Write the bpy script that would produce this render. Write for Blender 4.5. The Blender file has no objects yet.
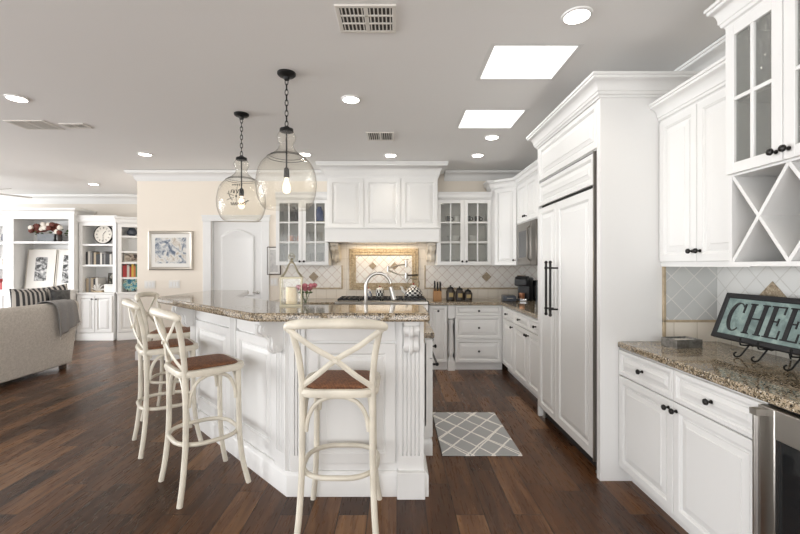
import bpy, bmesh, math, random
from mathutils import Vector, Matrix
R = math.radians
PI = math.pi
random.seed(7)
SC = bpy.context.scene
COL = SC.collection

# ------------------------------------------------------------------ camera, world, light, exposure
CAM_H = 1.41
F = 410.0
cam = bpy.data.cameras.new('camera')
cam.sensor_width = 36.0
cam.lens = F * 36.0 / 800.0
cam.shift_x = 3.0 / 800
cam.shift_y = -2.0 / 800
cam.clip_start = 0.05
co = bpy.data.objects.new('camera', cam)
co.location = (0, 0, CAM_H)
co.rotation_euler = (PI / 2, 0, 0)
COL.objects.link(co)
SC.camera = co

SC.view_settings.view_transform = 'Standard'
SC.view_settings.look = 'None'
SC.view_settings.gamma = 1.0
SC.view_settings.use_curve_mapping = False
SC.view_settings.exposure = 0.44

w = bpy.data.worlds.new('daylight')
SC.world = w
w.use_nodes = True
_nt = w.node_tree
_bg = _nt.nodes['Background']
_tc = _nt.nodes.new('ShaderNodeTexCoord')
_sp = _nt.nodes.new('ShaderNodeSeparateXYZ')
_cr = _nt.nodes.new('ShaderNodeValToRGB')
_mr = _nt.nodes.new('ShaderNodeMapRange')
_mr.inputs['From Min'].default_value = -1.0
_nt.links.new(_tc.outputs['Generated'], _sp.inputs[0])
_nt.links.new(_sp.outputs['Z'], _mr.inputs['Value'])
_nt.links.new(_mr.outputs[0], _cr.inputs['Fac'])
_cr.color_ramp.elements[0].position = 0.40      # lower half: added glow that brightens the ceiling
_cr.color_ramp.elements[0].color = (1.50, 1.48, 1.45, 1)
_cr.color_ramp.elements[1].position = 0.56      # sky
_cr.color_ramp.elements[1].color = (0.66, 0.67, 0.69, 1)
_nt.links.new(_cr.outputs['Color'], _bg.inputs[0])
_bg.inputs[1].default_value = 1.0


def area(name, loc, rot, sx, sy, power, color=(1, 1, 1)):
    l = bpy.data.lights.new(name, 'AREA')
    l.shape = 'RECTANGLE'
    l.size = sx
    l.size_y = sy
    l.energy = power
    l.color = color
    o = bpy.data.objects.new(name, l)
    o.location = loc
    o.rotation_euler = rot
    COL.objects.link(o)
    return o


# daylight through the patio doors behind the camera and the wide windows on the left
area('patio_door_daylight', (-1.5, -3.4, 1.3), (R(90), 0, 0), 6.0, 2.4, 110, (0.97, 0.985, 1.0))
area('living_window_daylight', (-13.0, 2.5, 1.4), (0, R(-90), 0), 2.8, 9.0, 800, (0.97, 0.985, 1.0))


# ------------------------------------------------------------------ materials
def newmat(name):
    m = bpy.data.materials.new(name)
    m.use_nodes = True
    nt = m.node_tree
    b = nt.nodes['Principled BSDF']
    return m, nt, b


def N(nt, typ, **kw):
    n = nt.nodes.new(typ)
    for k, v in kw.items():
        if hasattr(n, k):
            setattr(n, k, v)
        else:
            n.inputs[k].default_value = v
    return n


def plain(name, c, rough=0.5, metal=0.0, bump=0.0, bscale=60, vary=0.0, vscale=8, coat=0.0, spec=None):
    m, nt, b = newmat(name)
    b.inputs['Base Color'].default_value = (*c, 1)
    b.inputs['Roughness'].default_value = rough
    b.inputs['Metallic'].default_value = metal
    if coat:
        b.inputs['Coat Weight'].default_value = coat
        b.inputs['Coat Roughness'].default_value = 0.1
    if spec is not None:
        b.inputs['Specular IOR Level'].default_value = spec
    tc = N(nt, 'ShaderNodeTexCoord')
    if vary:
        n = N(nt, 'ShaderNodeTexNoise', Scale=vscale, Detail=4.0)
        nt.links.new(tc.outputs['Object'], n.inputs['Vector'])
        r = N(nt, 'ShaderNodeValToRGB')
        r.color_ramp.elements[0].position = 0.35
        r.color_ramp.elements[1].position = 0.65
        r.color_ramp.elements[0].color = (*[max(0, x * (1 - vary)) for x in c], 1)
        r.color_ramp.elements[1].color = (*[min(1, x * (1 + vary * 0.5)) for x in c], 1)
        nt.links.new(n.outputs['Fac'], r.inputs['Fac'])
        nt.links.new(r.outputs['Color'], b.inputs['Base Color'])
    if bump:
        n = N(nt, 'ShaderNodeTexNoise', Scale=bscale, Detail=3.0)
        nt.links.new(tc.outputs['Object'], n.inputs['Vector'])
        bp = N(nt, 'ShaderNodeBump', Strength=bump, Distance=0.01)
        nt.links.new(n.outputs['Fac'], bp.inputs['Height'])
        nt.links.new(bp.outputs['Normal'], b.inputs['Normal'])
    return m


def ramp(nt, stops, interp='LINEAR'):
    r = N(nt, 'ShaderNodeValToRGB')
    cr = r.color_ramp
    cr.interpolation = interp
    while len(cr.elements) < len(stops):
        cr.elements.new(0.5)
    for e, (p, c) in zip(cr.elements, stops):
        e.position = p
        e.color = (*c, 1)
    return r


def emit(name, c, s):
    m = bpy.data.materials.new(name)
    m.use_nodes = True
    nt = m.node_tree
    nt.nodes.clear()
    e = N(nt, 'ShaderNodeEmission', Strength=s)
    e.inputs['Color'].default_value = (*c, 1)
    o = N(nt, 'ShaderNodeOutputMaterial')
    nt.links.new(e.outputs[0], o.inputs[0])
    return m


def thin_glass(name, tint=(1, 1, 1), refl=0.9, ior=1.45, rough=0.02, bump=0.0, haze=0.0, edge=None):
    m = bpy.data.materials.new(name)
    m.use_nodes = True
    nt = m.node_tree
    nt.nodes.clear()
    t = N(nt, 'ShaderNodeBsdfTransparent')
    t.inputs[0].default_value = (*tint, 1)
    if edge:
        lw = N(nt, 'ShaderNodeLayerWeight', Blend=0.5)
        pe = N(nt, 'ShaderNodeMath', operation='POWER')
        pe.inputs[1].default_value = 5.0
        nt.links.new(lw.outputs['Facing'], pe.inputs[0])
        me_ = N(nt, 'ShaderNodeMix', data_type='RGBA')
        nt.links.new(pe.outputs[0], me_.inputs['Factor'])
        me_.inputs['A'].default_value = (*tint, 1)
        me_.inputs['B'].default_value = (*edge, 1)
        nt.links.new(me_.outputs['Result'], t.inputs[0])
    g = N(nt, 'ShaderNodeBsdfGlossy', Roughness=rough)
    fr = N(nt, 'ShaderNodeLayerWeight', Blend=0.5)
    pw = N(nt, 'ShaderNodeMath', operation='POWER')
    pw.inputs[1].default_value = 3.5
    nt.links.new(fr.outputs['Facing'], pw.inputs[0])
    mu = N(nt, 'ShaderNodeMath', operation='MULTIPLY_ADD')
    mu.inputs[1].default_value = 0.55 * refl
    mu.inputs[2].default_value = 0.035 * refl
    nt.links.new(pw.outputs[0], mu.inputs[0])
    mx = N(nt, 'ShaderNodeMixShader')
    nt.links.new(mu.outputs[0], mx.inputs[0])
    nt.links.new(t.outputs[0], mx.inputs[1])
    nt.links.new(g.outputs[0], mx.inputs[2])
    last = mx
    if haze:
        d = N(nt, 'ShaderNodeBsdfDiffuse')
        d.inputs[0].default_value = (0.9, 0.9, 0.88, 1)
        mx2 = N(nt, 'ShaderNodeMixShader')
        mx2.inputs[0].default_value = haze
        nt.links.new(mx.outputs[0], mx2.inputs[1])
        nt.links.new(d.outputs[0], mx2.inputs[2])
        last = mx2
    if bump:
        tc = N(nt, 'ShaderNodeTexCoord')
        n = N(nt, 'ShaderNodeTexNoise', Scale=45.0, Detail=2.0)
        nt.links.new(tc.outputs['Object'], n.inputs['Vector'])
        bp = N(nt, 'ShaderNodeBump', Strength=bump, Distance=0.02)
        nt.links.new(n.outputs['Fac'], bp.inputs['Height'])
        nt.links.new(bp.outputs['Normal'], g.inputs['Normal'])
        nt.links.new(bp.outputs['Normal'], fr.inputs['Normal'])
    o = N(nt, 'ShaderNodeOutputMaterial')
    nt.links.new(last.outputs[0], o.inputs[0])
    return m


def mat_floor():
    m, nt, b = newmat('hardwood')
    tc = N(nt, 'ShaderNodeTexCoord')
    sp = N(nt, 'ShaderNodeSeparateXYZ')
    cb = N(nt, 'ShaderNodeCombineXYZ')
    nt.links.new(tc.outputs['Object'], sp.inputs[0])
    nt.links.new(sp.outputs['Y'], cb.inputs['X'])
    nt.links.new(sp.outputs['X'], cb.inputs['Y'])
    br = N(nt, 'ShaderNodeTexBrick', offset=0.37, offset_frequency=2, squash=0.8, squash_frequency=3)
    br.inputs['Color1'].default_value = (0, 0, 0, 1)
    br.inputs['Color2'].default_value = (1, 1, 1, 1)
    br.inputs['Mortar'].default_value = (0.5, 0.5, 0.5, 1)
    br.inputs['Scale'].default_value = 1.0
    br.inputs['Mortar Size'].default_value = 0.0026
    br.inputs['Mortar Smooth'].default_value = 0.1
    br.inputs['Brick Width'].default_value = 0.88
    br.inputs['Row Height'].default_value = 0.165
    nt.links.new(cb.outputs[0], br.inputs['Vector'])
    mp = N(nt, 'ShaderNodeMapping')
    mp.inputs['Scale'].default_value = (2.2, 22, 1)
    nt.links.new(cb.outputs[0], mp.inputs['Vector'])
    addv = N(nt, 'ShaderNodeVectorMath', operation='ADD')
    sc = N(nt, 'ShaderNodeVectorMath', operation='SCALE')
    sc.inputs['Scale'].default_value = 13.0
    nt.links.new(br.outputs['Color'], sc.inputs[0])
    nt.links.new(mp.outputs[0], addv.inputs[0])
    nt.links.new(sc.outputs[0], addv.inputs[1])
    gr = N(nt, 'ShaderNodeTexNoise', Scale=1.0, Detail=3.0, Roughness=0.55, Distortion=0.6)
    nt.links.new(addv.outputs[0], gr.inputs['Vector'])
    bl = N(nt, 'ShaderNodeTexNoise', Scale=3.5, Detail=3.0)
    nt.links.new(addv.outputs[0], bl.inputs['Vector'])
    # per-plank tone + grain
    a1 = N(nt, 'ShaderNodeMath', operation='MULTIPLY_ADD')
    a1.inputs[1].default_value = 0.42
    nt.links.new(br.outputs['Color'], a1.inputs[0])
    g2 = N(nt, 'ShaderNodeMath', operation='MULTIPLY')
    g2.inputs[1].default_value = 0.62
    nt.links.new(gr.outputs['Fac'], g2.inputs[0])
    nt.links.new(g2.outputs[0], a1.inputs[2])
    r = ramp(nt, [(0.15, (0.018, 0.008, 0.004)), (0.36, (0.052, 0.022, 0.010)),
                  (0.6, (0.115, 0.051, 0.022)), (0.85, (0.24, 0.122, 0.053))])
    nt.links.new(a1.outputs[0], r.inputs['Fac'])
    mx = N(nt, 'ShaderNodeMix', data_type='RGBA')
    nt.links.new(br.outputs['Fac'], mx.inputs['Factor'])
    nt.links.new(r.outputs['Color'], mx.inputs['A'])
    mx.inputs['B'].default_value = (0.010, 0.006, 0.004, 1)
    nt.links.new(mx.outputs['Result'], b.inputs['Base Color'])
    rr = N(nt, 'ShaderNodeMapRange')
    rr.inputs['To Min'].default_value = 0.20
    rr.inputs['To Max'].default_value = 0.38
    nt.links.new(bl.outputs['Fac'], rr.inputs['Value'])
    nt.links.new(rr.outputs[0], b.inputs['Roughness'])
    b.inputs['Specular IOR Level'].default_value = 0.28
    hs = N(nt, 'ShaderNodeMath', operation='MULTIPLY_ADD')
    hs.inputs[1].default_value = -1.0
    nt.links.new(br.outputs['Fac'], hs.inputs[0])
    g3 = N(nt, 'ShaderNodeMath', operation='MULTIPLY')
    g3.inputs[1].default_value = 0.15
    nt.links.new(gr.outputs['Fac'], g3.inputs[0])
    nt.links.new(g3.outputs[0], hs.inputs[2])
    bp = N(nt, 'ShaderNodeBump', Strength=0.22, Distance=0.006)
    nt.links.new(hs.outputs[0], bp.inputs['Height'])
    nt.links.new(bp.outputs['Normal'], b.inputs['Normal'])
    return m


def mat_granite():
    m, nt, b = newmat('granite')
    tc = N(nt, 'ShaderNodeTexCoord')
    big = N(nt, 'ShaderNodeTexNoise', Scale=9.0, Detail=3.0)
    n1 = N(nt, 'ShaderNodeTexNoise', Scale=95.0, Detail=4.0, Roughness=0.65)
    v = N(nt, 'ShaderNodeTexVoronoi', Scale=210.0)
    for x in (big, n1, v):
        nt.links.new(tc.outputs['Object'], x.inputs['Vector'])
    r = ramp(nt, [(0.34, (0.03, 0.022, 0.016)), (0.43, (0.14, 0.105, 0.062)), (0.50, (0.29, 0.228, 0.145)),
                  (0.58, (0.46, 0.375, 0.275)), (0.68, (0.36, 0.265, 0.15))])
    ad = N(nt, 'ShaderNodeMath', operation='MULTIPLY_ADD')
    ad.inputs[1].default_value = 0.30
    sub = N(nt, 'ShaderNodeMath', operation='SUBTRACT')
    sub.inputs[1].default_value = 0.15
    nt.links.new(big.outputs['Fac'], ad.inputs[0])
    nt.links.new(n1.outputs['Fac'], sub.inputs[0])
    nt.links.new(sub.outputs[0], ad.inputs[2])
    nt.links.new(ad.outputs[0], r.inputs['Fac'])
    sep = N(nt, 'ShaderNodeSeparateColor')
    nt.links.new(v.outputs['Color'], sep.inputs[0])
    lt = N(nt, 'ShaderNodeMath', operation='LESS_THAN')
    lt.inputs[1].default_value = 0.17
    nt.links.new(sep.outputs[0], lt.inputs[0])
    mx = N(nt, 'ShaderNodeMix', data_type='RGBA')
    nt.links.new(lt.outputs[0], mx.inputs['Factor'])
    nt.links.new(r.outputs['Color'], mx.inputs['A'])
    mx.inputs['B'].default_value = (0.03, 0.024, 0.02, 1)
    gt = N(nt, 'ShaderNodeMath', operation='GREATER_THAN')
    gt.inputs[1].default_value = 0.92
    nt.links.new(sep.outputs[1], gt.inputs[0])
    mx2 = N(nt, 'ShaderNodeMix', data_type='RGBA')
    nt.links.new(gt.outputs[0], mx2.inputs['Factor'])
    nt.links.new(mx.outputs['Result'], mx2.inputs['A'])
    mx2.inputs['B'].default_value = (0.60, 0.53, 0.43, 1)
    nt.links.new(mx2.outputs['Result'], b.inputs['Base Color'])
    b.inputs['Roughness'].default_value = 0.06
    b.inputs['Specular IOR Level'].default_value = 0.65
    return m


def mat_tile(name, plane, size, rot, c1, c2, grout, gw=0.004, rough=0.35):
    """square tiles; plane is 'xz' or 'yz'"""
    m, nt, b = newmat(name)
    tc = N(nt, 'ShaderNodeTexCoord')
    sp = N(nt, 'ShaderNodeSeparateXYZ')
    cb = N(nt, 'ShaderNodeCombineXYZ')
    nt.links.new(tc.outputs['Object'], sp.inputs[0])
    nt.links.new(sp.outputs['X' if plane == 'xz' else 'Y'], cb.inputs['X'])
    nt.links.new(sp.outputs['Z'], cb.inputs['Y'])
    mp = N(nt, 'ShaderNodeMapping')
    mp.inputs['Rotation'].default_value = (0, 0, rot)
    nt.links.new(cb.outputs[0], mp.inputs['Vector'])
    br = N(nt, 'ShaderNodeTexBrick', offset=0.0)
    br.inputs['Color1'].default_value = (*c1, 1)
    br.inputs['Color2'].default_value = (*c2, 1)
    br.inputs['Mortar'].default_value = (*grout, 1)
    br.inputs['Scale'].default_value = 1.0
    br.inputs['Mortar Size'].default_value = gw
    br.inputs['Mortar Smooth'].default_value = 0.3
    br.inputs['Brick Width'].default_value = size
    br.inputs['Row Height'].default_value = size
    nt.links.new(mp.outputs[0], br.inputs['Vector'])
    nt.links.new(br.outputs['Color'], b.inputs['Base Color'])
    b.inputs['Roughness'].default_value = rough
    inv = N(nt, 'ShaderNodeMath', operation='SUBTRACT')
    inv.inputs[0].default_value = 1.0
    nt.links.new(br.outputs['Fac'], inv.inputs[1])
    bp = N(nt, 'ShaderNodeBump', Strength=0.5, Distance=0.003)
    nt.links.new(inv.outputs[0], bp.inputs['Height'])
    nt.links.new(bp.outputs['Normal'], b.inputs['Normal'])
    return m


def mat_wave(name, c1, c2, scale, direction='X', dist=0.0, rough=0.8, sharp=None, bump=0.0, kind='BANDS'):
    m, nt, b = newmat(name)
    tc = N(nt, 'ShaderNodeTexCoord')
    wv = N(nt, 'ShaderNodeTexWave', wave_type=kind, bands_direction=direction)
    wv.inputs['Scale'].default_value = scale
    wv.inputs['Distortion'].default_value = dist
    wv.inputs['Detail'].default_value = 2.0
    nt.links.new(tc.outputs['Object'], wv.inputs['Vector'])
    a, z = sharp if sharp else (0.3, 0.7)
    r = ramp(nt, [(a, c1), (z, c2)])
    nt.links.new(wv.outputs['Fac'], r.inputs['Fac'])
    nt.links.new(r.outputs['Color'], b.inputs['Base Color'])
    b.inputs['Roughness'].default_value = rough
    if bump:
        bp = N(nt, 'ShaderNodeBump', Strength=bump, Distance=0.004)
        nt.links.new(wv.outputs['Fac'], bp.inputs['Height'])
        nt.links.new(bp.outputs['Normal'], b.inputs['Normal'])
    return m


def mat_weave(name, c1, c2, scale, rough=0.85, bump=0.3, axes=('X', 'Y'), ns=120):
    m, nt, b = newmat(name)
    tc = N(nt, 'ShaderNodeTexCoord')
    fs = []
    for d in axes:
        wv = N(nt, 'ShaderNodeTexWave', wave_type='BANDS', bands_direction=d)
        wv.inputs['Scale'].default_value = scale
        wv.inputs['Distortion'].default_value = 1.2
        wv.inputs['Detail Scale'].default_value = 2.0
        nt.links.new(tc.outputs['Object'], wv.inputs['Vector'])
        fs.append(wv)
    mu = N(nt, 'ShaderNodeMath', operation='MULTIPLY')
    nt.links.new(fs[0].outputs['Fac'], mu.inputs[0])
    nt.links.new(fs[1].outputs['Fac'], mu.inputs[1])
    n = N(nt, 'ShaderNodeTexNoise', Scale=float(ns), Detail=3.0)
    nt.links.new(tc.outputs['Object'], n.inputs['Vector'])
    av = N(nt, 'ShaderNodeMath', operation='MULTIPLY_ADD')
    av.inputs[1].default_value = 0.5
    nt.links.new(mu.outputs[0], av.inputs[0])
    hn = N(nt, 'ShaderNodeMath', operation='MULTIPLY')
    hn.inputs[1].default_value = 0.6
    nt.links.new(n.outputs['Fac'], hn.inputs[0])
    nt.links.new(hn.outputs[0], av.inputs[2])
    r = ramp(nt, [(0.25, c1), (0.7, c2)])
    nt.links.new(av.outputs[0], r.inputs['Fac'])
    nt.links.new(r.outputs['Color'], b.inputs['Base Color'])
    b.inputs['Roughness'].default_value = rough
    bp = N(nt, 'ShaderNodeBump', Strength=bump, Distance=0.004)
    nt.links.new(av.outputs[0], bp.inputs['Height'])
    nt.links.new(bp.outputs['Normal'], b.inputs['Normal'])
    return m


def mat_art(name, stops, scale=6.0, seed=0.0, rough=0.5, detail=6.0, dist=1.0):
    m, nt, b = newmat(name)
    tc = N(nt, 'ShaderNodeTexCoord')
    mp = N(nt, 'ShaderNodeMapping')
    mp.inputs['Location'].default_value = (seed, seed * 0.7, seed * 1.3)
    nt.links.new(tc.outputs['Object'], mp.inputs['Vector'])
    n = N(nt, 'ShaderNodeTexNoise', Scale=scale, Detail=detail, Roughness=0.6, Distortion=dist)
    nt.links.new(mp.outputs[0], n.inputs['Vector'])
    r = ramp(nt, stops)
    nt.links.new(n.outputs['Fac'], r.inputs['Fac'])
    nt.links.new(r.outputs['Color'], b.inputs['Base Color'])
    b.inputs['Roughness'].default_value = rough
    return m


def mat_rug():
    m, nt, b = newmat('trellis_rug')
    tc = N(nt, 'ShaderNodeTexCoord')
    nz = N(nt, 'ShaderNodeTexNoise', Scale=9.0, Detail=2.0)
    nt.links.new(tc.outputs['Object'], nz.inputs['Vector'])
    sc = N(nt, 'ShaderNodeVectorMath', operation='SCALE')
    sc.inputs['Scale'].default_value = 0.02
    nt.links.new(nz.outputs['Color'], sc.inputs[0])
    ad = N(nt, 'ShaderNodeVectorMath', operation='ADD')
    nt.links.new(tc.outputs['Object'], ad.inputs[0])
    nt.links.new(sc.outputs[0], ad.inputs[1])
    sp = N(nt, 'ShaderNodeSeparateXYZ')
    nt.links.new(ad.outputs[0], sp.inputs[0])

    def lines(kx, ky, period, width, off):
        a = N(nt, 'ShaderNodeMath', operation='MULTIPLY')
        a.inputs[1].default_value = kx / period
        nt.links.new(sp.outputs['X'], a.inputs[0])
        c = N(nt, 'ShaderNodeMath', operation='MULTIPLY_ADD')
        c.inputs[1].default_value = ky / period
        nt.links.new(sp.outputs['Y'], c.inputs[0])
        nt.links.new(a.outputs[0], c.inputs[2])
        d = N(nt, 'ShaderNodeMath', operation='ADD')
        d.inputs[1].default_value = off + 20
        nt.links.new(c.outputs[0], d.inputs[0])
        f = N(nt, 'ShaderNodeMath', operation='FRACT')
        nt.links.new(d.outputs[0], f.inputs[0])
        e = N(nt, 'ShaderNodeMath', operation='LESS_THAN')
        e.inputs[1].default_value = width / period
        nt.links.new(f.outputs[0], e.inputs[0])
        return e

    outs = [lines(1.0, 0.72, 0.195, 0.017, 0.1), lines(1.0, -0.72, 0.195, 0.017, 0.55),
            lines(1.0, 0.80, 0.39, 0.014, 0.33), lines(1.0, -0.66, 0.39, 0.014, 0.71)]
    cur = outs[0]
    for o in outs[1:]:
        mxn = N(nt, 'ShaderNodeMath', operation='MAXIMUM')
        nt.links.new(cur.outputs[0], mxn.inputs[0])
        nt.links.new(o.outputs[0], mxn.inputs[1])
        cur = mxn
    mx = N(nt, 'ShaderNodeMix', data_type='RGBA')
    nt.links.new(cur.outputs[0], mx.inputs['Factor'])
    mx.inputs['A'].default_value = (0.36, 0.36, 0.36, 1)
    mx.inputs['B'].default_value = (0.80, 0.77, 0.72, 1)
    nt.links.new(mx.outputs['Result'], b.inputs['Base Color'])
    b.inputs['Roughness'].default_value = 0.95
    fine = N(nt, 'ShaderNodeTexNoise', Scale=300.0, Detail=2.0)
    nt.links.new(tc.outputs['Object'], fine.inputs['Vector'])
    bp = N(nt, 'ShaderNodeBump', Strength=0.4, Distance=0.003)
    nt.links.new(fine.outputs['Fac'], bp.inputs['Height'])
    nt.links.new(bp.outputs['Normal'], b.inputs['Normal'])
    return m


WHITE = plain('cabinet_white', (0.80, 0.795, 0.78), 0.35, bump=0.02, bscale=30)
WHITE2 = plain('trim_white', (0.80, 0.795, 0.78), 0.4, bump=0.02, bscale=30)
INSIDE = plain('cabinet_inside', (0.72, 0.70, 0.66), 0.55, bump=0.02)
WALL = plain('cream_wall', (0.84, 0.765, 0.665), 0.7, bump=0.05, bscale=90)
WALLG = plain('living_wall', (0.74, 0.69, 0.62), 0.7, bump=0.05, bscale=90)
CEIL = plain('ceiling_paint', (0.87, 0.86, 0.845), 0.8, bump=0.06, bscale=70)
FLOOR = mat_floor()
GRAN = mat_granite()
BLACK = plain('oil_rubbed_bronze', (0.018, 0.016, 0.015), 0.35, metal=0.6, bump=0.03)
IRON = plain('wrought_iron', (0.012, 0.012, 0.012), 0.5, metal=0.4, bump=0.05)
NICKEL = plain('brushed_nickel', (0.55, 0.53, 0.50), 0.28, metal=1.0, bump=0.02, bscale=200)
STEEL = plain('stainless_steel', (0.46, 0.44, 0.41), 0.3, metal=1.0, bump=0.03, bscale=250)
STEELD = plain('dark_stainless', (0.27, 0.25, 0.225), 0.32, metal=1.0, bump=0.03, bscale=250)
CHROME = plain('chrome', (0.75, 0.75, 0.75), 0.12, metal=1.0, bump=0.01)
DARKGL = plain('dark_glass', (0.012, 0.013, 0.014), 0.06, bump=0.005)
BLACKP = plain('black_plastic', (0.02, 0.02, 0.022), 0.35, bump=0.02)
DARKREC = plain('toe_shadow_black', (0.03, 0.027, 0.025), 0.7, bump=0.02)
STOOL = plain('antique_cream', (0.73, 0.68, 0.575), 0.42, bump=0.08, bscale=35, vary=0.12, vscale=9)
RATTAN = mat_weave('rattan', (0.085, 0.030, 0.012), (0.40, 0.175, 0.080), 40, 0.6, 0.8, ns=60)
LINEN = mat_weave('sofa_linen', (0.54, 0.50, 0.45), (0.82, 0.77, 0.71), 60, 0.9, 0.35, axes=('Y', 'Z'), ns=40)
THROW = mat_weave('grey_throw', (0.27, 0.265, 0.265), (0.46, 0.45, 0.44), 90, 0.95, 0.4, axes=('Y', 'Z'))
FRINGE = plain('throw_fringe', (0.62, 0.58, 0.53), 0.95, bump=0.2)
STRIPE = mat_wave('striped_pillow', (0.055, 0.055, 0.06), (0.55, 0.52, 0.48), 5.5, 'X', 0.0, 0.9, (0.52, 0.6), 0.1)
DARKPIL = mat_art('dark_pillow', [(0.35, (0.03, 0.03, 0.032)), (0.6, (0.10, 0.10, 0.10)), (0.7, (0.25, 0.24, 0.23))], 12, 3)
TILE_D = mat_tile('diagonal_tile_back', 'xz', 0.105, R(45), (0.86, 0.83, 0.78), (0.82, 0.78, 0.72), (0.55, 0.43, 0.37), 0.003)
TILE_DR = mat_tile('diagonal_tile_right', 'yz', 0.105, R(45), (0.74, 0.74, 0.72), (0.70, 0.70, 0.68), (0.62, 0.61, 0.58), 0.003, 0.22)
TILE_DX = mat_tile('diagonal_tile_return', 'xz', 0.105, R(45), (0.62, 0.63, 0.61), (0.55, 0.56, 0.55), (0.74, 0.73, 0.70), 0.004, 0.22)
TILE_S = mat_tile('square_tile', 'xz', 0.15, 0, (0.83, 0.765, 0.67), (0.80, 0.735, 0.635), (0.66, 0.59, 0.49))
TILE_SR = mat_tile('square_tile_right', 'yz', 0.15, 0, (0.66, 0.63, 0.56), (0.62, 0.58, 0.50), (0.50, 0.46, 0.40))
TILE_M = mat_tile('medallion_tile', 'xz', 0.10, R(45), (0.86, 0.85, 0.82), (0.82, 0.81, 0.78), (0.60, 0.48, 0.43))
BEIGE = plain('beige_stone_trim', (0.50, 0.40, 0.27), 0.5, bump=0.2, vary=0.2, vscale=20)
ORNATE = mat_art('ornate_stone', [(0.35, (0.33, 0.24, 0.14)), (0.55, (0.52, 0.42, 0.28)), (0.7, (0.64, 0.54, 0.39))], 40, 1, 0.5)
ACCENT = mat_art('accent_stone', [(0.35, (0.22, 0.16, 0.10)), (0.55, (0.40, 0.32, 0.22)), (0.7, (0.55, 0.46, 0.34))], 60, 2, 0.4)
CORBELB = plain('corbel_cream', (0.80, 0.73, 0.62), 0.5, bump=0.15)
PGLASS = thin_glass('pendant_glass', (0.985, 0.97, 0.93), 0.9, 1.5, 0.03, 0.25, 0.07, edge=(0.24, 0.20, 0.14))
CGLASS = thin_glass('cabinet_glass', (0.92, 0.925, 0.915), 0.9, 1.4, 0.04, haze=0.04)
SEEDY = thin_glass('seeded_glass', (0.80, 0.81, 0.79), 1.6, 1.5, 0.05, 0.35, 0.08)
LGLASS = thin_glass('lantern_glass', (0.98, 0.98, 0.97), 0.7, 1.45, 0.02)
BULB = emit('bulb_glow', (1.0, 0.80, 0.58), 1.9)
CAN = emit('downlight_glow', (1.0, 0.94, 0.84), 14.0)
SKY = emit('skylight_pane', (1.0, 0.99, 0.97), 5.0)
RUG = mat_rug()
VENT = plain('vent_enamel', (0.76, 0.73, 0.68), 0.5, bump=0.02)
VENTD = plain('vent_dark', (0.06, 0.055, 0.05), 0.8, bump=0.02)
SILVER = plain('silver_frame', (0.50, 0.46, 0.40), 0.35, metal=0.7, bump=0.1)
BROWNF = plain('dark_wood_frame', (0.06, 0.035, 0.02), 0.45, bump=0.05)
MAT_W = plain('photo_mat_white', (0.80, 0.78, 0.74), 0.7, bump=0.02)
ART_BLUE = mat_art('pale_print', [(0.36, (0.10, 0.13, 0.19)), (0.46, (0.42, 0.44, 0.46)), (0.54, (0.72, 0.70, 0.66)), (0.66, (0.45, 0.38, 0.30))], 9, 5)
ART_GREY = mat_art('grey_print', [(0.3, (0.42, 0.41, 0.40)), (0.7, (0.66, 0.64, 0.61))], 14, 8)
PHOTO_BW = mat_art('bw_photo', [(0.42, (0.02, 0.02, 0.02)), (0.52, (0.25, 0.25, 0.25)), (0.62, (0.68, 0.67, 0.66))], 9, 11, detail=3)
PHOTO_DK = mat_art('dark_photo', [(0.40, (0.03, 0.035, 0.03)), (0.52, (0.16, 0.16, 0.13)), (0.66, (0.55, 0.50, 0.44))], 14, 15, detail=3)
PHOTO_TAN = mat_art('tan_photo', [(0.42, (0.07, 0.05, 0.04)), (0.52, (0.40, 0.32, 0.25)), (0.66, (0.66, 0.60, 0.52))], 10, 17, detail=3)
PAINTED = mat_art('painted_plate', [(0.36, (0.03, 0.16, 0.30)), (0.46, (0.10, 0.42, 0.45)), (0.52, (0.70, 0.68, 0.66)), (0.60, (0.22, 0.45, 0.16)), (0.68, (0.45, 0.12, 0.35))], 16, 21, detail=3)
SIGN_B = mat_art('weathered_teal', [(0.3, (0.13, 0.18, 0.175)), (0.5, (0.21, 0.285, 0.27)), (0.68, (0.34, 0.44, 0.41))], 12, 4, 0.6)
SIGN_K = plain('sign_black', (0.014, 0.014, 0.016), 0.5, bump=0.05)
CANDLE = plain('candle_wax', (0.80, 0.66, 0.42), 0.5, bump=0.02)
BRASS = plain('aged_brass', (0.40, 0.36, 0.26), 0.4, metal=0.6, bump=0.1)
PINK = plain('pink_petal', (0.52, 0.17, 0.20), 0.7, bump=0.1, vary=0.3, vscale=60)
REDF = plain('rust_petal', (0.13, 0.03, 0.018), 0.8, bump=0.2, vary=0.4, vscale=60)
WHTF = plain('white_petal', (0.75, 0.70, 0.62), 0.8, bump=0.2, vary=0.1, vscale=60)
GREEN = plain('leaf_green', (0.09, 0.14, 0.05), 0.7, bump=0.2, vary=0.3, vscale=40)
GALV = plain('galvanised_grey', (0.11, 0.115, 0.12), 0.55, metal=0.4, bump=0.1, vary=0.2)
PORC = plain('white_porcelain', (0.78, 0.77, 0.74), 0.2, bump=0.01)
CHK_K = plain('checker_black', (0.015, 0.015, 0.017), 0.2, bump=0.01)
BLUE = plain('cobalt_blue', (0.03, 0.08, 0.28), 0.25, bump=0.01)
REDK = plain('red_knob', (0.35, 0.03, 0.02), 0.35, bump=0.01)
BLOCK = mat_wave('knife_block_wood', (0.30, 0.15, 0.06), (0.46, 0.25, 0.10), 18, 'X', 3.0, 0.5)
COPPER = plain('copper', (0.60, 0.28, 0.16), 0.3, metal=0.8, bump=0.02)
SAND = plain('canister_label', (0.36, 0.27, 0.12), 0.5, bump=0.05)
COFFEE = plain('dark_contents', (0.035, 0.025, 0.02), 0.4, bump=0.2)
CLOCKF = plain('clock_face', (0.74, 0.70, 0.63), 0.5, bump=0.02)
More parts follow.
